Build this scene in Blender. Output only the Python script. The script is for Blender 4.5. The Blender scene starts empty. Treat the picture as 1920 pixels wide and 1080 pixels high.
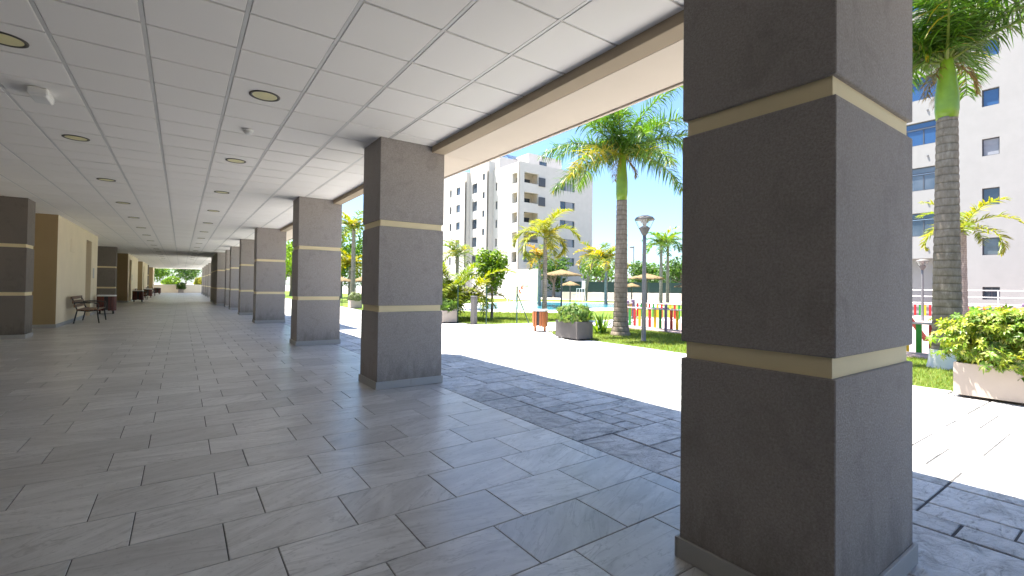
import bpy, bmesh, math, random
import numpy as np
from mathutils import Matrix, Vector, Euler

S = bpy.context.scene
COL = S.collection
rad = math.radians

# ------------------------------------------------------------------ camera
FPX, YAW, PITCH, ROLL, SY, CAM_H = 880.5944, 0.6134, 0.01545, 0.01296, -15.0068, 1.3064
cam = bpy.data.cameras.new('camera')
cam.sensor_width = 36.0
cam.lens = FPX / 1920 * 36.0
cam.shift_y = SY / 1920
cam.clip_start = 0.05
cam.clip_end = 3000
cam_o = bpy.data.objects.new('camera', cam)
COL.objects.link(cam_o)
_s, _c = math.sin(YAW), math.cos(YAW)
_cp, _sp = math.cos(PITCH), math.sin(PITCH)
_cr, _sr = math.cos(ROLL), math.sin(ROLL)


def _w(r, u, f):
    return Vector((r * _c + f * _s, f * _c - r * _s, u))


_R = _w(_cr, _sr * _cp, -_sr * _sp)
_U = _w(-_sr, _cr * _cp, -_cr * _sp)
_F = _w(0, _sp, _cp)
cam_o.matrix_world = Matrix(((_R.x, _U.x, -_F.x, 0), (_R.y, _U.y, -_F.y, 0), (_R.z, _U.z, -_F.z, CAM_H), (0, 0, 0, 1)))
S.camera = cam_o

# ------------------------------------------------------------------ sky, sun, exposure
SUN_EL = rad(70.7)
SH = (0.62, -0.785)                     # horizontal direction in which shadows fall
wd = bpy.data.worlds.new('World')
S.world = wd
wd.use_nodes = True
nt = wd.node_tree
nt.nodes.clear()
sky = nt.nodes.new('ShaderNodeTexSky')
sky.sky_type = 'NISHITA'
sky.sun_disc = False
sky.sun_elevation = SUN_EL
sky.sun_rotation = math.atan2(-SH[0], -SH[1])
sky.air_density = 1.0
sky.dust_density = 1.0
sky.ozone_density = 4.0
bg = nt.nodes.new('ShaderNodeBackground')
bg.inputs['Strength'].default_value = 0.07
wo = nt.nodes.new('ShaderNodeOutputWorld')
tint = nt.nodes.new('ShaderNodeMix')
tint.data_type = 'RGBA'
tint.blend_type = 'MULTIPLY'
tint.inputs[0].default_value = 1.0
tint.inputs[7].default_value = (0.82, 0.91, 1.0, 1)
nt.links.new(sky.outputs[0], tint.inputs[6])
nt.links.new(tint.outputs[2], bg.inputs[0])
nt.links.new(bg.outputs[0], wo.inputs[0])
sun = bpy.data.lights.new('sun', 'SUN')
sun.energy = 5.0
sun.angle = rad(0.53)
sun.color = (1.0, 0.93, 0.83)
sun_o = bpy.data.objects.new('sun', sun)
COL.objects.link(sun_o)
_ld = Vector((SH[0] * math.cos(SUN_EL), SH[1] * math.cos(SUN_EL), -math.sin(SUN_EL)))
sun_o.rotation_euler = _ld.to_track_quat('-Z', 'Y').to_euler()
sun_o.location = (0, 0, 40)
S.view_settings.view_transform = 'Standard'
S.view_settings.look = 'None'
S.view_settings.gamma = 1
S.view_settings.exposure = 2.42
S.render.engine = 'CYCLES'
S.cycles.use_denoising = True
S.cycles.max_bounces = 10
S.cycles.diffuse_bounces = 6
S.cycles.glossy_bounces = 3
S.cycles.transmission_bounces = 4
S.cycles.transparent_max_bounces = 8
S.cycles.sample_clamp_indirect = 8.0


# ------------------------------------------------------------------ node helpers
class NT:
    def __init__(s, name):
        s.m = bpy.data.materials.new(name)
        s.m.use_nodes = True
        s.t = s.m.node_tree
        s.t.nodes.clear()
        s.out = s.n('ShaderNodeOutputMaterial')

    def n(s, typ, **kw):
        nd = s.t.nodes.new(typ)
        for k, v in kw.items():
            setattr(nd, k, v)
        return nd

    def l(s, a, b):
        s.t.links.new(a, b)

    def put(s, sock, v):
        if hasattr(v, 'is_linked') or isinstance(v, bpy.types.NodeSocket):
            s.l(v, sock)
        else:
            sock.default_value = v

    def pos(s):
        return s.n('ShaderNodeNewGeometry').outputs['Position']

    def obj(s):
        return s.n('ShaderNodeTexCoord').outputs['Object']

    def vscale(s, v, sc):
        nd = s.n('ShaderNodeVectorMath', operation='MULTIPLY')
        s.l(v, nd.inputs[0])
        nd.inputs[1].default_value = sc
        return nd.outputs[0]

    def vadd(s, a, b):
        nd = s.n('ShaderNodeVectorMath', operation='ADD')
        s.put(nd.inputs[0], a)
        s.put(nd.inputs[1], b)
        return nd.outputs[0]

    def noise(s, v, scale, detail=4, rough=0.55, dist=0.0):
        nd = s.n('ShaderNodeTexNoise')
        s.l(v, nd.inputs['Vector'])
        nd.inputs['Scale'].default_value = scale
        nd.inputs['Detail'].default_value = detail
        nd.inputs['Roughness'].default_value = rough
        nd.inputs['Distortion'].default_value = dist
        return nd.outputs['Fac']

    def ramp(s, f, stops):
        nd = s.n('ShaderNodeValToRGB')
        s.l(f, nd.inputs[0])
        e = nd.color_ramp.elements
        e[0].position, e[0].color = stops[0][0], (*stops[0][1], 1)
        e[1].position, e[1].color = stops[-1][0], (*stops[-1][1], 1)
        for p, c in stops[1:-1]:
            x = e.new(p)
            x.color = (*c, 1)
        return nd.outputs[0]

    def math(s, op, a, b=0.0):
        nd = s.n('ShaderNodeMath', operation=op)
        s.put(nd.inputs[0], a)
        s.put(nd.inputs[1], b)
        return nd.outputs[0]

    def mix(s, f, a, b, mode='MIX'):
        nd = s.n('ShaderNodeMix', data_type='RGBA', blend_type=mode)
        s.put(nd.inputs[0], f)
        s.put(nd.inputs[6], a if not isinstance(a, tuple) else (*a, 1))
        s.put(nd.inputs[7], b if not isinstance(b, tuple) else (*b, 1))
        return nd.outputs[2]

    def bump(s, h, strength=0.3, dist=0.01, normal=None):
        nd = s.n('ShaderNodeBump')
        nd.inputs['Strength'].default_value = strength
        nd.inputs['Distance'].default_value = dist
        s.l(h, nd.inputs['Height'])
        if normal is not None:
            s.l(normal, nd.inputs['Normal'])
        return nd.outputs[0]

    def bsdf(s, col, rough=0.6, bump=None, metal=0.0, spec=0.5, **kw):
        b = s.n('ShaderNodeBsdfPrincipled')
        s.put(b.inputs['Base Color'], col if not isinstance(col, tuple) else (*col, 1))
        s.put(b.inputs['Roughness'], rough)
        b.inputs['Metallic'].default_value = metal
        b.inputs['Specular IOR Level'].default_value = spec
        if bump is not None:
            s.l(bump, b.inputs['Normal'])
        for k, v in kw.items():
            b.inputs[k].default_value = v
        s.l(b.outputs[0], s.out.inputs[0])
        return b

    def rnd(s):
        """random per piece: object random + per-piece attribute"""
        a = s.n('ShaderNodeAttribute', attribute_name='rnd')
        o = s.n('ShaderNodeObjectInfo')
        return s.math('FRACT', s.math('ADD', a.outputs['Fac'], o.outputs['Random']))


M = {}


def simple(name, col, rough=0.6, var=0.08, nscale=6.0, bump=0.0, bscale=120.0, metal=0.0, spec=0.5):
    """plain paint / plastic / metal with a little uneven tone and grain"""
    t = NT(name)
    p = t.obj()
    n = t.noise(p, nscale, 5, 0.6)
    lo = tuple(max(0, c * (1 - var)) for c in col)
    hi = tuple(min(1, c * (1 + var)) for c in col)
    c = t.ramp(n, [(0.3, lo), (0.7, hi)])
    b = None
    if bump:
        b = t.bump(t.noise(p, bscale, 3, 0.6), bump, 0.004)
    t.bsdf(c, rough, b, metal, spec)
    M[name] = t.m
    return t.m


def mat_stucco(key='stucco', k=1.0):
    t = NT('stucco_grey')
    p = t.pos()
    g = t.noise(p, 95, 5, 0.75)
    big = t.noise(p, 1.7, 5, 0.6)
    st = t.noise(t.vscale(p, (1, 1, 0.25)), 6, 4, 0.6)
    c = t.ramp(g, [(0.28, (0.23, 0.208, 0.195)), (0.5, (0.36, 0.33, 0.31)), (0.72, (0.49, 0.455, 0.43))])
    c = t.mix(t.math('MULTIPLY', big, 0.35), c, (0.28, 0.252, 0.232))
    c = t.mix(t.math('MULTIPLY', st, 0.25), c, (0.38, 0.352, 0.332))
    pt = t.noise(p, 4.5, 7, 0.7, 0.8)
    c = t.mix(t.ramp(pt, [(0.52, (0, 0, 0)), (0.72, (0.55, 0.55, 0.55))]), c, (0.235, 0.212, 0.197))
    sx = t.n('ShaderNodeSeparateXYZ')
    t.l(p, sx.inputs[0])
    dirt = t.math('SUBTRACT', t.noise(t.vscale(p, (1, 1, 0.3)), 9, 5, 0.7), t.math('MULTIPLY', sx.outputs[2], 0.9))
    c = t.mix(t.ramp(dirt, [(0.18, (0, 0, 0)), (0.5, (0.6, 0.6, 0.6))]), c, (0.17, 0.155, 0.14))
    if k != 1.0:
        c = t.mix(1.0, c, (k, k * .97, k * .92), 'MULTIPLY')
    t.bsdf(c, 0.9, t.bump(g, 0.8, 0.008), spec=0.25)
    M[key] = t.m


def mat_floor():
    t = NT('floor_tile')
    r = t.rnd()
    v = t.n('ShaderNodeCombineXYZ')
    t.l(t.math('MULTIPLY', r, 37.0), v.inputs[0])
    t.l(t.math('MULTIPLY', r, 91.0), v.inputs[1])
    t.l(t.math('MULTIPLY', r, 13.0), v.inputs[2])
    rot = t.n('ShaderNodeVectorRotate', rotation_type='Z_AXIS')
    t.l(t.vadd(t.pos(), v.outputs[0]), rot.inputs['Vector'])
    t.l(t.math('ADD', t.math('MULTIPLY', t.math('FRACT', t.math('MULTIPLY', r, 7.13)), 1.1), -0.75), rot.inputs['Angle'])
    q = rot.outputs[0]
    a = t.noise(t.vscale(q, (1.6, 7, 1)), 1.5, 8, 0.62, 0.6)
    vein = t.noise(t.vscale(q, (0.8, 5.0, 1)), 1.1, 5, 0.55, 1.2)
    ve = t.math('ABSOLUTE', t.math('SUBTRACT', vein, 0.5))
    vm = t.ramp(ve, [(0.0, (1, 1, 1)), (0.016, (0, 0, 0))])
    fine = t.noise(q, 120, 3, 0.7)
    c = t.ramp(a, [(0.27, (0.38, 0.373, 0.365)), (0.5, (0.53, 0.525, 0.517)), (0.74, (0.67, 0.663, 0.655))])
    c = t.mix(t.math('MULTIPLY', vm, 0.5), c, (0.20, 0.195, 0.19))
    tone = t.math('ADD', 0.82, t.math('MULTIPLY', r, 0.34))
    tn = t.n('ShaderNodeVectorMath', operation='SCALE')
    t.l(c, tn.inputs[0])
    t.l(tone, tn.inputs['Scale'])
    c = t.mix(t.math('MULTIPLY', fine, 0.22), tn.outputs[0], (0.62, 0.615, 0.61))
    sm = t.noise(t.pos(), 0.9, 7, 0.7, 0.6)
    c = t.mix(t.ramp(sm, [(0.45, (0, 0, 0)), (0.75, (0.45, 0.45, 0.45))]), c, (0.33, 0.32, 0.305))
    sp_ = t.noise(q, 28, 4, 0.75)
    c = t.mix(t.ramp(sp_, [(0.56, (0, 0, 0)), (0.70, (0.5, 0.5, 0.5))]), c, (0.27, 0.265, 0.26))
    h = t.math('ADD', t.math('MULTIPLY', a, 0.7), t.math('MULTIPLY', sp_, 0.25))
    rg = t.math('ADD', 0.24, t.math('MULTIPLY', a, 0.16))
    t.bsdf(c, rg, t.bump(h, 0.25, 0.004), spec=0.75)
    M['floor'] = t.m


def mat_paver():
    t = NT('stamped_concrete')
    r = t.rnd()
    v = t.n('ShaderNodeCombineXYZ')
    t.l(t.math('MULTIPLY', r, 53.0), v.inputs[0])
    t.l(t.math('MULTIPLY', r, 29.0), v.inputs[1])
    q = t.vadd(t.pos(), v.outputs[0])
    a = t.noise(q, 3.6, 9, 0.68, 1.2)
    b = t.noise(t.vscale(q, (1, 2.2, 1)), 7.0, 7, 0.62, 1.6)
    vo = t.n('ShaderNodeTexVoronoi', feature='DISTANCE_TO_EDGE')
    wn = t.n('ShaderNodeTexNoise')
    t.l(q, wn.inputs['Vector'])
    wn.inputs['Scale'].default_value = 4.0
    t.l(t.vadd(q, t.vscale(wn.outputs['Color'], (0.5, 0.5, 0.5))), vo.inputs['Vector'])
    vo.inputs['Scale'].default_value = 2.3
    crack = t.ramp(vo.outputs['Distance'], [(0.0, (0, 0, 0)), (0.05, (1, 1, 1))])
    w = t.noise(t.pos(), 0.75, 6, 0.65)
    c = t.ramp(a, [(0.3, (0.24, 0.24, 0.243)), (0.5, (0.50, 0.497, 0.493)), (0.75, (0.66, 0.655, 0.648))])
    c = t.mix(t.ramp(w, [(0.4, (0, 0, 0)), (0.7, (0.6, 0.6, 0.6))]), c, (0.66, 0.655, 0.645))
    c = t.mix(t.ramp(b, [(0.30, (0.7, 0.7, 0.7)), (0.46, (0, 0, 0))]), c, (0.12, 0.12, 0.125))
    c = t.mix(t.math('MULTIPLY', t.math('SUBTRACT', 1.0, crack), 0.16), c, (0.07, 0.07, 0.073))
    stn = t.noise(t.vscale(t.pos(), (0.7, 1.6, 1)), 1.25, 9, 0.72, 1.4)
    c = t.mix(t.ramp(stn, [(0.555, (0, 0, 0)), (0.66, (0.8, 0.8, 0.8))]), c, (0.15, 0.148, 0.146))
    tn = t.n('ShaderNodeVectorMath', operation='SCALE')
    t.l(c, tn.inputs[0])
    t.l(t.math('ADD', 0.84, t.math('MULTIPLY', r, 0.30)), tn.inputs['Scale'])
    h = t.math('ADD', t.math('ADD', a, t.math('MULTIPLY', b, 0.9)), t.math('MULTIPLY', crack, 0.12))
    t.bsdf(tn.outputs[0], t.math('ADD', 0.36, t.math('MULTIPLY', b, 0.35)), t.bump(h, 1.0, 0.022), spec=0.5)
    M['paver'] = t.m
    t = NT('concrete_joint')
    p = t.pos()
    bk = t.n('ShaderNodeTexBrick')
    t.l(p, bk.inputs['Vector'])
    bk.inputs['Scale'].default_value = 1.0
    bk.inputs['Brick Width'].default_value = 0.62
    bk.inputs['Row Height'].default_value = 0.4
    bk.inputs['Mortar Size'].default_value = 0.012
    bk.inputs['Color1'].default_value = (0.62, 0.617, 0.61, 1)
    bk.inputs['Color2'].default_value = (0.70, 0.695, 0.685, 1)
    bk.inputs['Mortar'].default_value = (0.17, 0.17, 0.175, 1)
    n = t.noise(p, 3, 6)
    c = t.mix(t.math('MULTIPLY', n, 0.5), bk.outputs[0], (0.66, 0.655, 0.645))
    t.bsdf(c, 0.7, t.bump(n, 0.4, 0.01))
    M['concrete'] = t.m
    simple('joint_dark', (0.06, 0.06, 0.062), 0.9, 0.2, 30, 0.3)


def mat_ceiling():
    t = NT('ceiling_tile')
    r = t.rnd()
    p = t.pos()
    f = t.noise(p, 300, 2, 0.7)
    bl = t.noise(p, 1.1, 4, 0.5)
    c = t.mix(r, (0.865, 0.84, 0.805), (0.905, 0.88, 0.85))
    c = t.mix(t.math('MULTIPLY', bl, 0.25), c, (0.80, 0.785, 0.765))
    t.bsdf(c, 0.85, t.bump(f, 0.2, 0.002), spec=0.2)
    M['ceiling'] = t.m


def mat_plaster(name, col, var=0.06, grain=0.25, rough=0.85):
    t = NT(name)
    p = t.pos()
    n = t.noise(p, 1.3, 6, 0.6)
    st = t.noise(t.vscale(p, (1, 1, 0.12)), 3.0, 5, 0.6)
    g = t.noise(p, 160, 3, 0.6)
    c = t.ramp(n, [(0.3, tuple(x * (1 - var) for x in col)), (0.7, tuple(min(1, x * (1 + var)) for x in col))])
    c = t.mix(t.math('MULTIPLY', st, 0.16), c, tuple(x * 0.82 for x in col))
    t.bsdf(c, rough, t.bump(g, grain, 0.004), spec=0.25)
    M[name] = t.m


def mat_leaf(name='leaf', trans=0.4, rough=0.42):
    t = NT(name)
    a = t.n('ShaderNodeAttribute', attribute_name='Col')
    b = t.n('ShaderNodeBsdfPrincipled')
    t.l(a.outputs['Color'], b.inputs['Base Color'])
    b.inputs['Roughness'].default_value = rough
    b.inputs['Specular IOR Level'].default_value = 0.4
    tr = t.n('ShaderNodeBsdfTranslucent')
    hs = t.n('ShaderNodeHueSaturation')
    hs.inputs['Hue'].default_value = 0.485
    hs.inputs['Saturation'].default_value = 1.15
    hs.inputs['Value'].default_value = 1.35
    t.l(a.outputs['Color'], hs.inputs['Color'])
    t.l(hs.outputs[0], tr.inputs[0])
    mx = t.n('ShaderNodeMixShader')
    mx.inputs[0].default_value = trans
    t.l(b.outputs[0], mx.inputs[1])
    t.l(tr.outputs[0], mx.inputs[2])
    t.l(mx.outputs[0], t.out.inputs[0])
    M[name] = t.m


def mat_grass_base():
    t = NT('lawn_soil')
    p = t.pos()
    n = t.noise(p, 9, 8, 0.7)
    w = t.noise(p, 0.6, 4)
    c = t.ramp(n, [(0.3, (0.06, 0.11, 0.018)), (0.55, (0.115, 0.19, 0.03)), (0.8, (0.19, 0.25, 0.05))])
    c = t.mix(t.ramp(w, [(0.45, (0, 0, 0)), (0.75, (0.5, 0.5, 0.5))]), c, (0.22, 0.22, 0.075))
    t.bsdf(c, 0.95, t.bump(t.noise(p, 45, 6, 0.8), 1.0, 0.05), spec=0.1)
    M['lawn'] = t.m
    t = NT('earth')
    n = t.noise(t.pos(), 0.4, 8, 0.65)
    t.bsdf(t.ramp(n, [(0.3, (0.33, 0.30, 0.26)), (0.7, (0.46, 0.43, 0.39))]), 0.95, t.bump(n, 0.5, 0.05), spec=0.1)
    M['earth'] = t.m


def mat_trunk(name, c0, c1, ring):
    t = NT(name)
    o = t.obj()
    sx = t.n('ShaderNodeSeparateXYZ')
    t.l(o, sx.inputs[0])
    wob = t.noise(o, 3.0, 4)
    z = t.math('ADD', sx.outputs[2], t.math('MULTIPLY', wob, 0.05))
    fr = t.math('FRACT', t.math('DIVIDE', z, ring))
    line = t.ramp(fr, [(0.0, (1, 1, 1)), (0.16, (0.25, 0.25, 0.25)), (0.3, (0, 0, 0)), (0.97, (0, 0, 0)), (1.0, (1, 1, 1))])
    n = t.noise(t.vscale(o, (3, 3, 1)), 6, 7, 0.7)
    c = t.ramp(n, [(0.3, c0), (0.75, c1)])
    blot = t.noise(o, 1.7, 6, 0.7, 0.6)
    c = t.mix(t.ramp(blot, [(0.5, (0, 0, 0)), (0.68, (0.6, 0.6, 0.6))]), c, tuple(x * 0.62 for x in c0))
    pale = t.noise(t.vscale(o, (2.5, 2.5, 1)), 3.1, 5, 0.7)
    c = t.mix(t.ramp(pale, [(0.56, (0, 0, 0)), (0.7, (0.55, 0.55, 0.55))]), c, tuple(min(1, x * 1.35) for x in c1))
    c = t.mix(t.math('MULTIPLY', line, 0.6), c, tuple(x * 0.42 for x in c0))
    h = t.math('SUBTRACT', t.math('MULTIPLY', n, 0.5), line)
    t.bsdf(c, 0.9, t.bump(h, 0.6, 0.02), spec=0.2)
    M[name] = t.m


def mat_thatch():
    t = NT('thatch')
    o = t.obj()
    n = t.noise(t.vscale(o, (1, 1, 0.35)), 26, 6, 0.75)
    c = t.ramp(n, [(0.3, (0.09, 0.06, 0.03)), (0.55, (0.20, 0.15, 0.085)), (0.8, (0.31, 0.245, 0.155))])
    t.bsdf(c, 0.95, t.bump(n, 1.0, 0.04), spec=0.1)
    M['thatch'] = t.m


def mat_water():
    t = NT('pool_water')
    p = t.pos()
    n = t.noise(p, 2.2, 4, 0.6, 0.4)
    c = t.ramp(n, [(0.3, (0.025, 0.21, 0.29)), (0.7, (0.06, 0.28, 0.36))])
    t.bsdf(c, 0.06, t.bump(n, 0.25, 0.05), spec=0.5)
    M['water'] = t.m


def mat_wood(name, c0, c1, rough=0.5):
    t = NT(name)
    o = t.obj()
    oi = t.n('ShaderNodeObjectInfo')
    v = t.n('ShaderNodeCombineXYZ')
    t.l(t.math('MULTIPLY', oi.outputs['Random'], 20), v.inputs[1])
    n = t.noise(t.vscale(t.vadd(o, v.outputs[0]), (14, 14, 1.5)), 3.0, 7, 0.65, 0.5)
    c = t.ramp(n, [(0.3, c0), (0.72, c1)])
    t.bsdf(c, rough, t.bump(n, 0.25, 0.003), spec=0.4)
    M[name] = t.m


def mat_glass():
    t = NT('window_glass')
    o = t.pos()
    n = t.noise(o, 0.35, 3)
    c = t.ramp(n, [(0.4, (0.03, 0.045, 0.065)), (0.65, (0.09, 0.11, 0.135))])
    t.bsdf(c, 0.04, None, spec=0.9)
    M['glass'] = t.m
    t = NT('window_glass_blue')
    t.bsdf((0.02, 0.06, 0.15), 0.05, None, spec=0.9)
    M['glass_blue'] = t.m
    t = NT('lantern_glass')
    g = t.n('ShaderNodeBsdfGlossy')
    g.inputs['Roughness'].default_value = 0.03
    tr = t.n('ShaderNodeBsdfTransparent')
    tr.inputs[0].default_value = (0.92, 0.94, 0.95, 1)
    mx = t.n('ShaderNodeMixShader')
    mx.inputs[0].default_value = 0.1
    t.l(tr.outputs[0], mx.inputs[1])
    t.l(g.outputs[0], mx.inputs[2])
    t.l(mx.outputs[0], t.out.inputs[0])
    M['lantern'] = t.m


mat_stucco()
mat_stucco('stucco_dark', 0.6)  # same stucco for the left columns, with shade put into the colour
mat_floor()
mat_paver()
mat_ceiling()
mat_plaster('band', (0.84, 0.72, 0.46), 0.05, 0.15)
mat_plaster('skirt', (0.40, 0.395, 0.385), 0.10, 0.2, 0.6)
mat_plaster('beam', (0.40, 0.325, 0.235), 0.05, 0.5)
mat_plaster('soffit', (0.72, 0.63, 0.53), 0.03, 0.2)
mat_plaster('wall', (0.76, 0.66, 0.49), 0.04, 0.2)
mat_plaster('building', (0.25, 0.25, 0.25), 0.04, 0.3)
mat_plaster('building_far', (0.50, 0.48, 0.455), 0.04, 0.3)
mat_plaster('return_tan', (0.37, 0.275, 0.15), 0.05, 0.2)  # block ends: cream turned to tan, shade put into the colour
mat_plaster('building_inner', (0.62, 0.56, 0.46), 0.03, 0.3)
mat_plaster('garden_wall', (0.72, 0.66, 0.56), 0.04, 0.3)
mat_plaster('planter_white', (0.40, 0.345, 0.305), 0.10, 0.35)
mat_plaster('white_base', (0.78, 0.76, 0.73), 0.08, 0.5)
mat_plaster('coping', (0.74, 0.72, 0.68), 0.05, 0.3)
mat_plaster('rubber', (0.33, 0.25, 0.235), 0.12, 0.8)
mat_leaf('leaf', 0.42)
mat_leaf('blade', 0.35, 0.6)
mat_grass_base()
mat_trunk('palm_trunk', (0.17, 0.135, 0.105), (0.31, 0.26, 0.215), 0.135)
mat_trunk('thin_trunk', (0.16, 0.14, 0.12), (0.34, 0.31, 0.27), 0.09)
mat_thatch()
mat_water()
mat_wood('bin_wood', (0.30, 0.085, 0.03), (0.48, 0.17, 0.065))
mat_wood('bin_wood_dark', (0.085, 0.022, 0.016), (0.15, 0.04, 0.028))
mat_wood('bench_wood', (0.10, 0.05, 0.025), (0.22, 0.11, 0.055))
mat_wood('bark', (0.10, 0.08, 0.06), (0.24, 0.20, 0.16), 0.9)
mat_wood('red_wood', (0.20, 0.03, 0.02), (0.30, 0.055, 0.035))
mat_wood('door_wood', (0.20, 0.145, 0.075), (0.27, 0.20, 0.11), 0.55)
mat_glass()
simple('runner', (0.66, 0.655, 0.645), 0.5, 0.03)
simple('grout', (0.10, 0.098, 0.095), 0.9, 0.2, 25, 0.3)
simple('light_ring', (0.07, 0.06, 0.05), 0.45, 0.1)
simple('light_lens', (0.78, 0.72, 0.40), 0.35, 0.06)
simple('white_plastic', (0.76, 0.76, 0.74), 0.4, 0.03)
simple('dark_metal', (0.035, 0.033, 0.034), 0.45, 0.2, 8, 0.1)
simple('green_metal', (0.015, 0.05, 0.035), 0.5, 0.15)
simple('grey_metal', (0.16, 0.16, 0.17), 0.45, 0.08, 10, 0.1, 60, 0.3)
simple('grey_box', (0.115, 0.11, 0.11), 0.7, 0.08, 8, 0.2)
simple('planter_dark', (0.075, 0.069, 0.07), 0.6, 0.08, 6, 0.2)
simple('soil', (0.09, 0.06, 0.04), 0.95, 0.3, 20, 0.6, 40)
simple('picket_red', (0.36, 0.012, 0.016), 0.45, 0.1)
simple('picket_green', (0.012, 0.20, 0.02), 0.45, 0.1)
simple('picket_yellow', (0.58, 0.33, 0.01), 0.45, 0.08)
simple('rail_paint', (0.42, 0.36, 0.40), 0.5, 0.08)
simple('post_purple', (0.16, 0.11, 0.20), 0.5, 0.1)
simple('crownshaft', (0.15, 0.25, 0.014), 0.38, 0.25, 3.0, 0.1, 20)
simple('frond_stem', (0.20, 0.27, 0.045), 0.5, 0.2)
simple('dead_frond', (0.30, 0.20, 0.10), 0.9, 0.3, 10)
simple('dark_frame', (0.045, 0.05, 0.062), 0.5, 0.1)
simple('shutter', (0.20, 0.215, 0.25), 0.6, 0.04)
simple('screen_green', (0.012, 0.04, 0.035), 0.8, 0.15)
simple('ring_red', (0.70, 0.10, 0.05), 0.5, 0.05)
simple('sign_grey', (0.42, 0.41, 0.41), 0.5, 0.15, 30)
simple('sign_brown', (0.30, 0.14, 0.07), 0.6, 0.1)
simple('white_paint', (0.78, 0.78, 0.77), 0.45, 0.04)


# ------------------------------------------------------------------ mesh helpers
def link(o, parent=None):
    COL.objects.link(o)
    if parent is not None:
        o.parent = parent
    return o


def tag(o, label=None, cat=None, group=None, kind=None):
    if label:
        o['label'] = label
    if cat:
        o['category'] = cat
    if group:
        o['group'] = group
    if kind:
        o['kind'] = kind
    return o


def empty(name, loc=(0, 0, 0), rz=0.0, label=None, cat=None, group=None):
    o = bpy.data.objects.new(name, None)
    o.location = loc
    o.rotation_euler = (0, 0, rz)
    o.empty_display_size = 0.2
    link(o)
    return tag(o, label, cat, group)


def mesh_obj(name, v, f, mat, parent=None, smooth=False, cols=None, rnd=None, loc=None):
    me = bpy.data.meshes.new(name)
    if isinstance(v, np.ndarray):
        v = v.tolist()
    if isinstance(f, np.ndarray):
        f = f.tolist()
    me.from_pydata(v, [], f)
    if cols is not None:
        a = me.attributes.new('Col', 'FLOAT_COLOR', 'POINT')
        c = np.ones((len(v), 4), dtype=np.float32)
        c[:, :3] = cols
        a.data.foreach_set('color', c.ravel())
    if rnd is not None:
        a = me.attributes.new('rnd', 'FLOAT', 'POINT')
        a.data.foreach_set('value', np.asarray(rnd, dtype=np.float32))
    if smooth:
        me.polygons.foreach_set('use_smooth', [True] * len(me.polygons))
    me.materials.append(M[mat] if isinstance(mat, str) else mat)
    me.update()
    o = bpy.data.objects.new(name, me)
    link(o, parent)
    if loc is not None:
        o.location = loc
    return o


class MB:
    def __init__(s):
        s.v, s.f = [], []

    def add(s, v, f):
        n = len(s.v)
        s.v += [tuple(x) for x in v]
        s.f += [tuple(i + n for i in q) for q in f]
        return s

    def box(s, x0, x1, y0, y1, z0, z1, b=0.0):
        """box, chamfered by b on every edge"""
        if b <= 0:
            v = [(x, y, z) for z in (z0, z1) for y in (y0, y1) for x in (x0, x1)]
            return s.add(v, [(0, 2, 3, 1), (4, 5, 7, 6), (0, 1, 5, 4), (2, 6, 7, 3), (0, 4, 6, 2), (1, 3, 7, 5)])
        bm = bmesh.new()
        bmesh.ops.create_cube(bm, size=1.0)
        for q in bm.verts:
            q.co = Vector(((x0 + x1) / 2 + q.co.x * (x1 - x0), (y0 + y1) / 2 + q.co.y * (y1 - y0), (z0 + z1) / 2 + q.co.z * (z1 - z0)))
        bmesh.ops.bevel(bm, geom=list(bm.edges), offset=b, segments=1, affect='EDGES')
        bm.verts.index_update()
        v = [tuple(q.co) for q in bm.verts]
        f = [tuple(q.index for q in fc.verts) for fc in bm.faces]
        bm.free()
        return s.add(v, f)

    def tube(s, pts, r, n=8, cap=True):
        pts = [Vector(p) for p in pts]
        rs = r if isinstance(r, (list, tuple)) else [r] * len(pts)
        V, F = [], []
        for i, p in enumerate(pts):
            t = (pts[min(i + 1, len(pts) - 1)] - pts[max(i - 1, 0)]).normalized()
            a = Vector((0, 0, 1)) if abs(t.z) < 0.9 else Vector((1, 0, 0))
            u = t.cross(a).normalized()
            w = t.cross(u)
            for k in range(n):
                an = 2 * math.pi * k / n
                V.append(p + (u * math.cos(an) + w * math.sin(an)) * rs[i])
        for i in range(len(pts) - 1):
            for k in range(n):
                F.append((i * n + k, i * n + (k + 1) % n, (i + 1) * n + (k + 1) % n, (i + 1) * n + k))
        if cap:
            F.append(tuple(range(n)))
            F.append(tuple(reversed(range((len(pts) - 1) * n, len(pts) * n))))
        return s.add(V, F)

    def lathe(s, prof, n=20, cx=0, cy=0, closed=True):
        V, F = [], []
        for r, z in prof:
            for k in range(n):
                a = 2 * math.pi * k / n
                V.append((cx + r * math.cos(a), cy + r * math.sin(a), z))
        for i in range(len(prof) - 1):
            for k in range(n):
                F.append((i * n + k, i * n + (k + 1) % n, (i + 1) * n + (k + 1) % n, (i + 1) * n + k))
        if closed:
            F.append(tuple(reversed(range(n))))
            F.append(tuple(range((len(prof) - 1) * n, len(prof) * n)))
        return s.add(V, F)

    def prism(s, poly, z0, z1):
        n = len(poly)
        v = [(x, y, z0) for x, y in poly] + [(x, y, z1) for x, y in poly]
        f = [tuple(reversed(range(n))), tuple(range(n, 2 * n))]
        f += [(i, (i + 1) % n, n + (i + 1) % n, n + i) for i in range(n)]
        return s.add(v, f)

    def sheet(s, poly, z):
        return s.add([(x, y, z) for x, y in poly], [tuple(range(len(poly)))])

    def build(s, name, mat, parent=None, smooth=False, loc=None):
        return mesh_obj(name, s.v, s.f, mat, parent, smooth, loc=loc)


def BOX(name, mat, parent, *a, **k):
    return MB().box(*a, **k).build(name, mat, parent)


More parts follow.
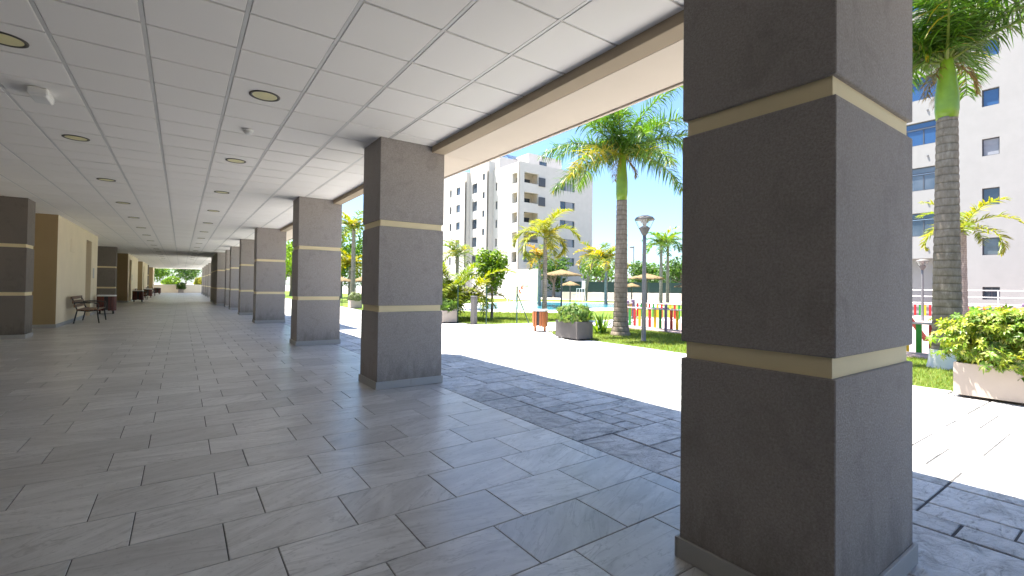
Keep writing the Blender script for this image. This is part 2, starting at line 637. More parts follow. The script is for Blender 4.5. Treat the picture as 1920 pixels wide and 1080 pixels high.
def copy_tree(o, parent=None, loc=None, rz=None):
    c = o.copy()
    COL.objects.link(c)
    c.parent = parent
    if loc is not None:
        c.location = loc
    if rz is not None:
        c.rotation_euler.z = rz
    for ch in list(o.children):
        copy_tree(ch, c)
    return c


def project(x, y, z):
    d = Vector((x, y, z - CAM_H))
    f = d.dot(_F)
    if f < 0.05:
        return None
    return 960 + FPX * d.dot(_R) / f, 540 + SY - FPX * d.dot(_U) / f, f


def plate(x0, x1, y0, y1, zt, zb, b):
    """slab with chamfered upper rim (local), 10 quads"""
    v = [(x0, y0, zb), (x1, y0, zb), (x1, y1, zb), (x0, y1, zb),
         (x0, y0, zt - b), (x1, y0, zt - b), (x1, y1, zt - b), (x0, y1, zt - b),
         (x0 + b, y0 + b, zt), (x1 - b, y0 + b, zt), (x1 - b, y1 - b, zt), (x0 + b, y1 - b, zt)]
    f = [(8, 9, 10, 11)]
    for k in range(4):
        j = (k + 1) % 4
        f.append((k, j, 4 + j, 4 + k))
        f.append((4 + k, 4 + j, 8 + j, 8 + k))
    return v, f


def lay_pieces(name, stuff_name, rects, zt, zb, b, mat, parent, rng, down=False, limit=300, lift=0.0):
    """rects (x0,x1,y0,y1): the pieces that show largest are objects, the rest one joined part"""
    scored = []
    for r in rects:
        cx, cy = (r[0] + r[1]) / 2, (r[2] + r[3]) / 2
        best = 0
        for px, py in ((cx, cy), (r[0], r[2]), (r[1], r[3]), (r[0], r[3]), (r[1], r[2])):
            p = project(px, py, zt)
            if p and -10 < p[0] < 1930 and -10 < p[1] < 1090:
                best = max(best, (r[1] - r[0]) * (r[3] - r[2]) / p[2] ** 3)
        scored.append((best, r))
    scored.sort(key=lambda q: -q[0])
    cache = {}
    V, F, R = [], [], []
    for i, (sc, r) in enumerate(scored):
        w, h = round(r[1] - r[0], 4), round(r[3] - r[2], 4)
        cx, cy = (r[0] + r[1]) / 2, (r[2] + r[3]) / 2
        dz = rng.uniform(-lift, lift)
        if i < limit and sc > 0:
            me = cache.get((w, h))
            if me is None:
                if down:
                    v, f = plate(-w / 2, w / 2, -h / 2, h / 2, 0.0, -(zb - zt), b)
                    v = [(x, y, -z) for x, y, z in v]
                    f = [tuple(reversed(q)) for q in f]
                else:
                    v, f = plate(-w / 2, w / 2, -h / 2, h / 2, 0.0, zb - zt, b)
                o = mesh_obj(name, v, f, mat, parent)
                cache[(w, h)] = o.data
            else:
                o = bpy.data.objects.new(name, me)
                link(o, parent)
            o.location = (cx, cy, zt + dz)
        else:
            if down:
                v, f = plate(r[0], r[1], r[2], r[3], 0.0, -(zb - zt), b)
                v = [(x, y, zt - z) for x, y, z in v]
                f = [tuple(reversed(q)) for q in f]
            else:
                v, f = plate(r[0], r[1], r[2], r[3], zt + dz, zb, b)
            n = len(V)
            V += v
            F += [tuple(k + n for k in q) for q in f]
            R += [rng.random()] * len(v)
    if V:
        o = mesh_obj(stuff_name, V, F, mat, parent, rnd=R)
        o['kind'] = 'stuff'


# ------------------------------------------------------------------ dimensions of the arcade
XA, XD = 2.02, 2.91          # columns: inner and outer face
DEP = 0.67                   # columns: depth along the arcade
CEIL = 3.183
EDGE = 2.785                 # where the porch tiles end
XL = -2.87                   # face of the wall blocks on the other side
Y0, Y1 = -14.0, 77.0
COLS = [-9.30, -4.28, 0.746, 5.773, 10.774, 17.56, 22.6, 27.4, 30.5]
ORD = ['first', 'second', 'third', 'fourth', 'fifth', 'sixth', 'seventh', 'eighth', 'ninth', 'tenth', 'eleventh',
       'twelfth', 'thirteenth', 'fourteenth', 'fifteenth', 'sixteenth', 'seventeenth', 'eighteenth', 'nineteenth', 'twentieth']

# ------------------------------------------------------------------ ground sheets
g = MB().sheet([(-400, -400), (900, -400), (900, 900), (-400, 900)], -0.09).build('ground', 'earth')
tag(g, 'wide flat ground reaching to the horizon', kind='structure')
pav = MB().sheet([(2.6, -30), (70, -30), (70, 14.2), (9.8, 14.2), (8.6, 15.0), (8.05, 16), (8.05, 110), (2.6, 110)], -0.0135).build('patio', 'joint_dark')
tag(pav, 'pale stamped concrete patio beside the arcade', kind='structure')
far_pav = MB().sheet([(2.7, 27.5), (8.05, 27.5), (8.05, 109), (2.7, 109)], -0.009).build('paving', 'concrete', pav)
side_pav = MB().sheet([(8.5, 10.3), (60, 10.3), (60, 14.1), (8.5, 14.1)], -0.0095).build('paving', 'concrete', pav)
south_pav = MB().sheet([(31.9, -29), (60, -29), (60, 10.28), (31.9, 10.28)], -0.0092).build('paving', 'rubber', pav)


def ashlar(x0, x1, y0, y1, cell, rng):
    nx, ny = int((x1 - x0) / cell), int((y1 - y0) / cell)
    cx = (x1 - x0) / nx
    occ = np.zeros((ny, nx), bool)
    out = []
    shapes = [(3, 2), (2, 2), (2, 3), (3, 1), (2, 1), (1, 2), (3, 3), (1, 1), (2, 2), (3, 2), (4, 2), (2, 4)]
    for j in range(ny):
        for i in range(nx):
            if occ[j, i]:
                continue
            opts = shapes[:]
            rng.shuffle(opts)
            for w, h in opts + [(1, 1)]:
                if i + w <= nx and j + h <= ny and not occ[j:j + h, i:i + w].any():
                    break
            occ[j:j + h, i:i + w] = True
            out.append((x0 + i * cx, x0 + (i + w) * cx, y0 + j * cell, y0 + (j + h) * cell))
    return out


rng = random.Random(5)
gp = 0.0088
stones = [(a + rng.uniform(.6, 1.3) * gp, b - rng.uniform(.6, 1.3) * gp, c + rng.uniform(.6, 1.3) * gp, d - rng.uniform(.6, 1.3) * gp)
          for a, b, c, d in ashlar(2.80, 8.50, -4.0, 27.6, 0.205, rng)]
stones = [q for q in stones if not (q[3] > 15.6 and q[1] > 8.0) and not (q[2] > 14.0 and q[1] > 8.35)]
lay_pieces('paving_stone', 'paving_stones', stones, -0.006, -0.02, 0.004, 'paver', pav, rng, lift=0.002)

# ------------------------------------------------------------------ arcade floor
fl = MB().box(-6, EDGE, Y0, Y1, -0.2, -0.006).build('floor', 'grout')
tag(fl, 'grey stone tiled arcade floor', kind='structure')
TL, TW = 0.606, 0.42
rects = []
j = 0
y = 1.748
k0 = int((Y0 - y) / TW)
for k in range(k0, int((Y1 - y) / TW)):
    ya = y + k * TW
    ph = 1.0248 if k % 2 == 1 else 1.4226
    i = math.floor((-4.0 - ph) / TL)
    while ph + i * TL < EDGE:
        xa, xb = ph + i * TL, ph + (i + 1) * TL
        xa = max(xa, -3.95)
        xb = min(xb, EDGE)
        if xb - xa > 0.03 and ya < 76.2:
            rects.append((xa + 0.0028, xb - 0.0028, ya + 0.0028, ya + TW - 0.0028))
        i += 1
lay_pieces('floor_tile', 'floor_tiles', rects, 0.0, -0.008, 0.0022, 'floor', fl, rng, lift=0.0006)

# ------------------------------------------------------------------ ceiling
ce = MB().box(-6, XD, Y0, Y1, CEIL + 0.03, CEIL + 0.06).build('ceiling', 'runner')
tag(ce, 'white suspended tile ceiling of the arcade', kind='structure')
CX0, CY0, CP, CQ = -0.862, 4.311, 0.60, 0.6066
rects = []
ix0, ix1 = -8, 6
for i in range(ix0, ix1 + 1):
    xa, xb = CX0 + i * CP, CX0 + (i + 1) * CP
    if xa > 2.85:
        continue
    xb = min(xb, 2.86)
    for k in range(int((Y0 - CY0) / CQ), int((Y1 - 0.3 - CY0) / CQ)):
        ya = CY0 + k * CQ
        rects.append((xa + 0.0155, xb - 0.0155, ya + 0.0115, ya + CQ - 0.0115))
lay_pieces('ceiling_tile', 'ceiling_tiles', rects, CEIL, CEIL + 0.02, 0.004, 'ceiling', ce, rng, down=True, lift=0.0008)
for i in range(ix0, ix1 + 1):
    x = CX0 + i * CP
    MB().box(x - 0.013, x + 0.013, Y0 + 0.01, Y1 - 0.01, CEIL + 0.0025, CEIL + 0.028, 0.001).build('ceiling_runner', 'runner', ce)
tees = MB()
for k in range(int((Y0 - CY0) / CQ), int((Y1 - CY0) / CQ)):
    yy = CY0 + k * CQ
    tees.box(-5.6, 2.85, yy - 0.0055, yy + 0.0055, CEIL + 0.0085, CEIL + 0.027)
tees.build('cross_tees', 'runner', ce)['kind'] = 'stuff'

roof = MB().box(-7, XD - 0.004, Y0, Y1, CEIL + 0.075, 3.62).build('roof', 'soffit')
tag(roof, 'flat roof slab over the arcade', kind='structure')

# ------------------------------------------------------------------ columns


def make_column(x0, x1, dep, label, group):
    """origin at the inner near corner on the floor"""
    c = empty('column', (x0, 0, 0), 0, label, 'column', group)
    w = x1 - x0
    for z0, z1 in ((0.0, 0.972), (1.053, 2.059), (2.139, CEIL + 0.010)):
        BOX('shaft_block', 'stucco', c, 0, w, 0, dep, z0, z1, b=0.004)
    for z0, z1 in ((0.970, 1.055), (2.057, 2.141)):
        BOX('band', 'band', c, 0.019, w - 0.019, 0.019, dep - 0.019, z0, z1)
    t, h = 0.017, 0.098
    for a, b in ((-t, w / 2 - 0.001), (w / 2 + 0.001, w + t)):
        BOX('skirting_tile', 'skirt', c, a, b, -t, -0.0005, 0.001, h, b=0.003)
        BOX('skirting_tile', 'skirt', c, a, b, dep + 0.0005, dep + t, 0.001, h, b=0.003)
    for a, b in ((0.0, dep * .42 - 0.001), (dep * .42 + 0.001, dep)):
        BOX('skirting_tile', 'skirt', c, -t, -0.0005, a, b, 0.001, h, b=0.003)
        BOX('skirting_tile', 'skirt', c, w + 0.0005, w + t, a, b, 0.001, h, b=0.003)
    return c


CG = 'columns along the open side of the arcade'
col0 = None
vis = 0
for yc in COLS:
    if yc < 0:
        lb = 'grey stucco column behind the camera on the open side'
    else:
        if vis == 0:
            lb = 'nearest and largest grey stucco column with two cream bands, right of centre'
        else:
            lb = '%s grey stucco column with two cream bands counting from the nearest, on the open side' % ORD[vis]
        vis += 1
    if col0 is None:
        col0 = make_column(XA, XD, DEP, lb, CG)
        c = col0
    else:
        c = copy_tree(col0)
    c.location = (XA, yc, 0)
    c['label'] = lb
    if yc < 0:
        c['group'] = 'columns behind the camera'
wide = make_column(1.75, XD, 7.2, 'long grey stucco pier with cream bands jutting into the arcade far down the row', None)
wide.location = (1.75, 33.2, 0)
for n_, yc in enumerate((46.6, 51.5, 56.5, 61.8, 67.5)):
    c = copy_tree(col0)
    c.location = (XA, yc, 0)
    c['label'] = '%s small distant column beyond the long pier, open side of the arcade' % ORD[n_]
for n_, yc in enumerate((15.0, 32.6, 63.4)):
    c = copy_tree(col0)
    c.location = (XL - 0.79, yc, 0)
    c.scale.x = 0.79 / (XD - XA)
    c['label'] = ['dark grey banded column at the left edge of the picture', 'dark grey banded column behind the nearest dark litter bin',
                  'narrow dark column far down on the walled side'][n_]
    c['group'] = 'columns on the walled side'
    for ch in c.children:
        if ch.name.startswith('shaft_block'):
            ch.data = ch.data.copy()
            ch.data.materials[0] = M['stucco_dark']  # darkened copy stands in for the shade on these columns

# beams over the open side, from column to column
ys = sorted(COLS + [33.2, 46.6, 51.5, 56.5, 61.8, 67.5])
bn = 0
for a, b in zip(ys[:-1], ys[1:]):
    ya = a + (7.2 if a == 33.2 else DEP)
    o = BOX('beam', 'beam', None, 2.72, XD - 0.006, ya + 0.001, b - 0.001, 3.10, CEIL + 0.072, b=0.006)
    if a < 0:
        tag(o, 'tan plastered beam over a bay behind the camera' + (' nearest' if b > 0 else ' farthest' if a < -9 else ''), 'beam', 'beams along the ceiling edge')
        if a < -9:
            o['label'] = 'tan plastered beam over the farthest bay behind the camera'
        elif b < 0:
            o['label'] = 'tan plastered beam over the middle bay behind the camera'
        else:
            o['label'] = 'tan plastered beam running from behind the camera to the nearest column'
    else:
        tag(o, '%s tan plastered ceiling edge beam counting from the nearest column' % ORD[bn], 'beam', 'beams along the ceiling edge')
        bn += 1

# balcony canopies above the bays
for n_, (ya, yb) in enumerate(((-13.9, 9.1), (15.2, 22.4), (28.0, 41.0), (50, 60))):
    c = empty('canopy', (XD, ya, 3.1), 0, ['cream canopy slab outside the nearest bays', 'cream canopy slab outside the fourth column',
              'cream canopy slab outside the long pier', 'small distant cream canopy slab far along the arcade'][n_], 'canopy', 'canopies along the arcade front')
    L = yb - ya
    cuts = [0.0]
    while cuts[-1] < L - 0.1:
        cuts.append(min(L, cuts[-1] + 5.6 if n_ else cuts[-1] + (11.9 if len(cuts) == 1 else 3.9)))
    for p, q in zip(cuts[:-1], cuts[1:]):
        BOX('soffit_panel', 'soffit', c, 0.0, 0.60, p + 0.003, q - 0.003, 0.004, 0.13, b=0.004)
    BOX('drip_edge', 'soffit', c, 0.604, 0.64, 0, L, -0.012, 0.95, b=0.004)
    BOX('slab', 'soffit', c, 0.0, 0.602, 0.002, L - 0.002, 0.132, 0.94)

# ------------------------------------------------------------------ wall side
wn_ = MB().box(-4.25, -3.95, Y0, 12.0, 0, CEIL + 0.02).build('back_wall', 'stucco')  # unseen stretch, grey stucco chosen to bounce less light into the arcade
tag(wn_, 'grey stucco wall left of the camera outside the picture', 'wall')
wl = MB().box(-4.25, -3.95, 12.002, Y1, 0, CEIL + 0.02).build('back_wall', 'wall')
tag(wl, 'long cream wall set back behind the wall blocks', 'wall')
blocks = [(18.2, 25.9, 23.05, 24.3), (39.6, 48.2, 40.6, 42.2), (53.7, 61.4, 54.9, 56.3), (72.4, 76.0, 73.3, 74.3)]
for n_, (ya, yb, d0, d1) in enumerate(blocks):
    b = empty('wall_block', (XL, ya, 0), 0, ['cream plastered wall block with doorway behind the nearest bench',
              'cream plastered wall block beyond the second dark column, second from the camera',
              'cream plastered wall block third from the camera', 'narrow cream wall block farthest down the arcade'][n_], 'wall', 'wall blocks on the left of the arcade')
    a0, a1 = d0 - ya, d1 - ya
    L = yb - ya
    top = CEIL + 0.012
    dt = 2.86
    BOX('wall', 'wall', b, -1.07, 0, 0, a0, 0.0, top)
    BOX('wall', 'wall', b, -1.07, 0, a1, L, 0.0, top)
    BOX('wall', 'wall', b, -1.07, 0, a0 + .0005, a1 - .0005, dt, top)
    dr = BOX('door', 'door_wood', b, -0.32, -0.26, a0 + 0.002, a1 - 0.002, 0.01, dt - 0.002)
    MB().tube([(-0.24, a1 - .15, 0.95), (-0.24, a1 - .15, 1.2)], 0.014).build('handle', 'grey_metal', dr)
    BOX('return_wall', 'return_tan', b, -1.07, -0.002, -0.0125, -0.0006, 0.101, top - 0.002)  # thin panel on the camera-side end, coloured darker to give its shade
    for p, q in ((0, a0), (a1, L)):
        BOX('skirting_tile', 'skirt', b, 0.0006, 0.014, p, q, 0.001, 0.10, b=.003)
    BOX('skirting_tile', 'skirt', b, -1.07, 0.0, -0.015, -0.0006, 0.001, 0.10, b=.003)
    if n_ < 2:
        BOX('sign_plate', 'sign_grey', b, 0.001, 0.012, a1 + 0.45, a1 + 0.75, 1.45, 1.85, b=.003)
    if n_ == 0:
        BOX('sign_frame', 'wall', b, 0.001, 0.010, 1.9, 2.5, 2.25, 2.65, b=.003)
bw = MB().box(-3.95, 1.9, -5.6, -5.3, 0, CEIL + 0.015).build('cross_wall', 'stucco')  # added out of view to keep light from behind off the left side
tag(bw, 'grey stucco wall across the arcade behind the camera', 'wall')
# downlights, emergency lamp, detector
LG = 'round downlights in the arcade ceiling'


def downlight(x, y, label):
    o = empty('downlight', (x, y, CEIL), 0, label, 'ceiling lamp', LG)
    MB().lathe([(0.138, -0.001), (0.136, -0.008), (0.117, -0.0085), (0.110, -0.004)], 32, closed=False).build('ring', 'light_ring', o, True)
    MB().lathe([(0.112, -0.0045), (0.09, -0.0055), (0.001, -0.006)], 32, closed=False).build('lens', 'light_lens', o, True)
    return o


dl = None
for row, x in (('left', -1.16), ('right', 0.645)):
    for n_ in range(14):
        yy = 5.235 + n_ * 3.04
        lb = 'round downlight with dark ring, %s in the %s ceiling row counting from the camera' % (ORD[n_], row)
        if dl is None:
            dl = downlight(x, yy, lb)
        else:
            o = copy_tree(dl, loc=(x, yy, CEIL))
            o['label'] = lb
em = empty('emergency_lamp', (-1.173, 6.48, CEIL), 0, 'white box emergency lamp on the ceiling at upper left', 'lamp')
BOX('housing', 'white_plastic', em, -0.075, 0.075, -0.155, 0.155, -0.075, -0.001, b=0.014)
BOX('lens', 'white_plastic', em, -0.06, 0.06, -0.13, 0.13, -0.082, -0.0755, b=0.003)
sd = empty('smoke_detector', (0.628, 6.51, CEIL), 0, 'small white round smoke detector on the ceiling', 'detector')
MB().lathe([(0.062, -0.001), (0.062, -0.018), (0.052, -0.028)], 24).build('base', 'white_plastic', sd, True)
MB().lathe([(0.042, -0.028), (0.044, -0.042), (0.028, -0.058), (0.01, -0.06)], 24).build('sensor', 'white_plastic', sd, True)

# ------------------------------------------------------------------ far end of the arcade
ew = empty('end_wall', (0, 76.6, 0), 0, 'low cream wall closing the far end of the arcade', 'wall')
BOX('wall', 'garden_wall', ew, -3.2, 9.0, 0, 0.2, 0, 1.02)
BOX('cap', 'coping', ew, -3.25, 9.05, -0.04, 0.24, 1.021, 1.09)


# ------------------------------------------------------------------ foliage builders
def leaf_cloud(rs, centers, radii, n, size, palette, aspect=0.5, up=0.25, shell=0.55):
    """n rhombic leaves spread through ellipsoids; returns verts, faces, colours"""
    centers = np.asarray(centers, float)
    radii = np.asarray(radii, float)
    w = radii.prod(axis=1) ** 0.7
    idx = rs.choice(len(centers), n, p=w / w.sum())
    d = rs.normal(size=(n, 3))
    d /= np.linalg.norm(d, axis=1)[:, None]
    rr = shell + (1 - shell) * rs.random(n) ** 0.6
    rr *= 1 + 0.10 * rs.normal(size=n)
    p = centers[idx] + d * radii[idx] * rr[:, None]
    nrm = d + rs.normal(size=(n, 3)) * 0.75
    nrm[:, 2] += up
    nrm /= np.linalg.norm(nrm, axis=1)[:, None]
    a = np.cross(nrm, rs.normal(size=(n, 3)))
    a /= np.linalg.norm(a, axis=1)[:, None]
    b = np.cross(nrm, a)
    s = size * (0.6 + 0.8 * rs.random(n))[:, None]
    v = np.empty((n, 4, 3))
    v[:, 0] = p - a * s
    v[:, 1] = p - b * s * aspect + nrm * s * .12
    v[:, 2] = p + a * s
    v[:, 3] = p + b * s * aspect + nrm * s * .12
    f = np.arange(n * 4).reshape(n, 4)
    pal = np.asarray(palette, float)
    c = pal[rs.integers(0, len(pal), n)] * (0.75 + 0.5 * rs.random(n))[:, None]
    return v.reshape(-1, 3), f, np.repeat(c, 4, axis=0)


G_DEEP = [(0.035, 0.085, 0.014), (0.05, 0.12, 0.02), (0.075, 0.15, 0.025)]
G_MID = [(0.06, 0.14, 0.02), (0.09, 0.19, 0.025), (0.12, 0.22, 0.03)]
G_LIME = [(0.14, 0.27, 0.02), (0.19, 0.31, 0.03), (0.10, 0.20, 0.02)]
G_YEL = [(0.25, 0.25, 0.03), (0.2, 0.23, 0.03), (0.14, 0.2, 0.025), (0.3, 0.26, 0.04)]
G_PALM = [(0.045, 0.11, 0.016), (0.065, 0.15, 0.02), (0.10, 0.18, 0.03)]
G_PALMY = [(0.07, 0.13, 0.018), (0.12, 0.17, 0.022), (0.20, 0.20, 0.028)]


def frond_mesh(rs, length, e0, droop, nleaf, leaf_len, leaf_w, palette, grav=0.35, lift=0.25, segs=3, bare=0.12, ttip=1.0, plumose=0.3):
    """feather frond along +X from the origin"""
    N = 24
    pts = [np.zeros(3)]
    side_bend = rs.normal() * 0.10
    for i in range(N):
        t = (i + 0.5) / N
        e = e0 - droop * t ** 1.25
        st = length / N
        pts.append(pts[-1] + np.array([math.cos(e) * st, side_bend * t * st, math.sin(e) * st]))
    pts = np.array(pts)
    V, F, C = [], [], []

    # rachis
    def quad_tube():
        nn = 4
        base = len(V)
        for i, p in enumerate(pts):
            r = 0.022 * length / 2.6 * (1 - 0.85 * i / N) + 0.002
            tg = pts[min(i + 1, N)] - pts[max(i - 1, 0)]
            tg /= np.linalg.norm(tg)
            sd = np.array([0, 1.0, 0])
            up_ = np.cross(tg, sd)
            for k in range(nn):
                a = 2 * math.pi * k / nn
                V.append(p + (sd * math.cos(a) + up_ * math.sin(a)) * r)
                C.append((0.19, 0.25, 0.05))
        for i in range(N):
            for k in range(nn):
                F.append((base + i * nn + k, base + i * nn + (k + 1) % nn, base + (i + 1) * nn + (k + 1) % nn, base + (i + 1) * nn + k))
    quad_tube()
    tone = palette[int(rs.integers(0, len(palette)))]
    for q in range(nleaf):
        t = bare + (1 - bare) * (q + rs.random() * 0.8) / nleaf
        t = min(t, 0.995)
        x = t * N
        i = int(x)
        p = pts[i] + (pts[i + 1] - pts[i]) * (x - i)
        tg = pts[i + 1] - pts[i]
        tg = tg / np.linalg.norm(tg)
        ll = leaf_len * (math.sin(math.pi * (0.10 + 0.84 * t)) ** 0.55) * (0.8 + 0.35 * rs.random())
        for sgn in (-1, 1):
            sd = np.array([0, sgn, 0.0])
            upv = np.cross(tg, np.array([0, 1.0, 0]))
            if upv[2] < 0:
                upv = -upv
            d = sd * 1.0 + tg * (0.45 + 0.5 * t) + upv * (lift + rs.normal() * plumose)
            d /= np.linalg.norm(d)
            pal = tone if rs.random() < 0.6 else palette[int(rs.integers(0, len(palette)))]
            c = np.array(pal) * (0.75 + 0.5 * rs.random())
            b0 = len(V)
            cur = p.copy()
            wv = np.cross(d, np.array([0, 0, 1.0]) + 0.3 * rs.normal(size=3))
            wv /= np.linalg.norm(wv) + 1e-9
            st = ll / segs
            g_ = grav * (0.7 + 0.6 * rs.random())
            for k in range(segs):
                wd_ = leaf_w * (0.7, 1.0, 0.62, 0.4)[k]
                V.append(cur - wv * wd_ * 0.5)
                V.append(cur + wv * wd_ * 0.5)
                C.append(c)
                C.append(c)
                cur = cur + d * st
                d = d + np.array([0, 0, -g_])
                d /= np.linalg.norm(d)
            V.append(cur)
            C.append(c * 1.05)
            for k in range(segs - 1):
                a = b0 + 2 * k
                F.append((a, a + 1, a + 3, a + 2))
            a = b0 + 2 * (segs - 1)
            F.append((a, a + 1, a + 2))
    return np.array(V), F, np.array(C)


def trunk_mesh(h, prof, bend=(0, 0), n=20, ring=0.0, seed=0, steps=None):
    """prof: list of (fraction, radius)"""
    rs = np.random.default_rng(seed)
    steps = steps or max(12, int(h / 0.045))
    fr = [p[0] for p in prof]
    ra = [p[1] for p in prof]
    V, F = [], []
    for i in range(steps + 1):
        t = i / steps
        r = float(np.interp(t, fr, ra))
        if ring:
            ph = (t * h / ring) % 1.0
            r *= 1 - 0.035 * (1 if ph < 0.2 else 0) + 0.012 * ph
        for k in range(n):
            a = 2 * math.pi * k / n
            rr = r * (1 + 0.02 * math.sin(3 * a + 5 * t) + 0.006 * rs.normal())
            V.append((rr * math.cos(a) + bend[0] * t * t, rr * math.sin(a) + bend[1] * t * t, t * h))
    for i in range(steps):
        for k in range(n):
            F.append((i * n + k, i * n + (k + 1) % n, (i + 1) * n + (k + 1) % n, (i + 1) * n + k))
    F.append(tuple(range(steps * n, (steps + 1) * n)))
    return V, F


def royal_palm(loc, label, h_trunk, prof, h_shaft, nf, flen, seed, leafs=70, pal=G_PALM, painted=0.0, az0=0.0, low=74):
    rs = np.random.default_rng(seed)
    t = empty('palm_tree', loc, 0, label, 'palm tree', 'palm trees')
    v, f = trunk_mesh(h_trunk, prof, ring=0.135, seed=seed)
    mesh_obj('trunk', v, f, 'palm_trunk', t, True)
    if painted:
        r0 = prof[0][1]
        MB().lathe([(r0 * 1.18, -0.03), (r0 * 1.06, 0.12), (r0 * 0.98, painted)], 24, closed=False).build('painted_base', 'white_base', t, True)
    rt = prof[-1][1]
    MB().lathe([(rt * .99, h_trunk - 0.02), (rt * 1.12, h_trunk + .15 * h_shaft), (rt * 1.1, h_trunk + .4 * h_shaft), (rt * .85, h_trunk + .75 * h_shaft), (rt * .6, h_trunk + h_shaft), (rt * .35, h_trunk + h_shaft * 1.12)], 22).build('crownshaft', 'crownshaft', t, True)
    top = h_trunk + h_shaft
    for k in range(nf):
        q = k / (nf - 1)
        e0 = rad(76 - low * q) + rs.normal() * 0.08
        dr = rad(58 + 6 * q) + rs.normal() * 0.1
        v, f, c = frond_mesh(rs, flen * (0.86 + 0.2 * rs.random()), e0, dr, leafs, 0.62, 0.028, pal if q < 0.85 else pal + [(0.24, 0.22, 0.03)], grav=0.5, lift=0.1, plumose=0.6, bare=0.07)
        o = mesh_obj('frond', v, f, 'leaf', t, cols=c, loc=(0, 0, top + 0.06 - 0.10 * q))
        o.rotation_euler = (0, 0, az0 + k * 2.39996 + rs.normal() * 0.15)
    for k in range(3):
        v, f, c = frond_mesh(rs, 0.75, rad(-35), rad(55), 26, 0.30, 0.02, [(0.22, 0.15, 0.06), (0.17, 0.13, 0.05)], grav=0.6)
        o = mesh_obj('dead_frond', v, f, 'leaf', t, cols=c, loc=(0, 0, top - 0.02))
        o.rotation_euler = (0, 0, az0 + k * 2.1 + 0.6)
    return t


def feather_palm(loc, label, h, r, nf, flen, seed, leafs=34, pal=G_PALMY, bend=(0, 0), arch=1.0, lw=0.05, ll=0.5, mat='thin_trunk', group='palm trees'):
    rs = np.random.default_rng(seed)
    t = empty('palm_tree', loc, 0, label, 'palm tree', group)
    v, f = trunk_mesh(h, [(0, r * 1.35), (0.06, r * 1.05), (0.6, r * 0.9), (1, r * 0.75)], bend, 12, 0.09, seed, steps=max(10, int(h / 0.12)))
    mesh_obj('trunk', v, f, mat, t, True)
    for k in range(nf):
        q = k / max(1, nf - 1)
        v, f, c = frond_mesh(rs, flen * (0.85 + 0.3 * rs.random()), rad(78 - 55 * q), rad((70 + 70 * q) * arch), leafs, ll, lw, pal, grav=0.35, segs=2, plumose=0.25)
        o = mesh_obj('frond', v, f, 'leaf', t, cols=c, loc=(bend[0], bend[1], h - 0.03))
        o.rotation_euler = (0, 0, k * 2.39996 + rs.normal() * 0.2 + seed)
    return t


def leafy_tree(loc, label, h_trunk, r, crown, n, size, pal, seed, group=None, nblob=9, name='tree', cat='tree'):
    """crown: (rx, ry, rz, zc)"""
    rs = np.random.default_rng(seed)
    t = empty(name, loc, 0, label, cat, group)
    mb = MB()
    rx, ry, rz, zc = crown
    mb.tube([(0, 0, -0.05), (0.02 * h_trunk, 0, h_trunk * .5), (0, 0.02 * h_trunk, zc - rz * .3), (0, 0, zc + rz * .3)], [r * 1.3, r, r * .8, r * .3], 9)
    cs, rd = [], []
    for k in range(nblob):
        a = 2.4 * k + rs.random()
        q = 0.35 + 0.35 * rs.random()
        zz = zc + rz * rs.uniform(-0.55, 0.62)
        c = (rx * q * math.cos(a), ry * q * math.sin(a), zz)
        cs.append(c)
        s = rs.uniform(0.42, 0.62)
        rd.append((rx * s, ry * s, rz * s))
        mb.tube([(0, 0, zc - rz * .55), (c[0] * .6, c[1] * .6, (zz + zc - rz * .5) / 2), c], [r * .5, r * .3, r * .12], 5)
    mb.build('trunk', 'bark', t, True)
    v, f, c = leaf_cloud(rs, cs, rd, n, size, pal, 0.5, 0.35, 0.45)
    o = mesh_obj('crown', v, f, 'leaf', t, cols=c)
    return t


def rosette_bush(loc_o, rs, pts, nrm, k, ln, wd_, palette, name, parent, droop=0.5, edge=None):
    """whorls of k leaflets at each point"""
    V, F, C = [], [], []
    pal = np.asarray(palette)
    for p, n in zip(pts, nrm):
        n = n / np.linalg.norm(n)
        a = np.cross(n, rs.normal(size=3))
        a /= np.linalg.norm(a)
        b = np.cross(n, a)
        base = pal[rs.integers(0, len(pal))] * (0.75 + 0.5 * rs.random())
        s = 0.7 + 0.6 * rs.random()
        for i in range(k):
            an = 2 * math.pi * (i + rs.random() * .4) / k
            d = a * math.cos(an) + b * math.sin(an)
            sd = np.cross(n, d)
            c = base * (0.85 + 0.3 * rs.random())
            L = ln * s * (0.8 + 0.4 * rs.random())
            d1 = d * 0.95 + n * (0.35 - 0.2 * droop)
            p1 = p + d1 * L * .5
            p2 = p1 + (d - n * (0.5 * droop)) * L * .5 - np.array([0, 0, 0.12 * L])
            j = len(V)
            V += [p, p1 - sd * wd_ * s * .5, p2, p1 + sd * wd_ * s * .5, p1 - n * wd_ * .12]
            C += [c] * 5
            if edge is not None and rs.random() < edge[0]:
                C[j + 1] = np.array(edge[1])
                C[j + 3] = np.array(edge[1]) * 0.9
            F += [(j, j + 1, j + 4), (j + 1, j + 2, j + 4), (j + 2, j + 3, j + 4), (j + 3, j, j + 4)]
    return mesh_obj(name, np.array(V), F, 'leaf', parent, cols=np.array(C), loc=loc_o)


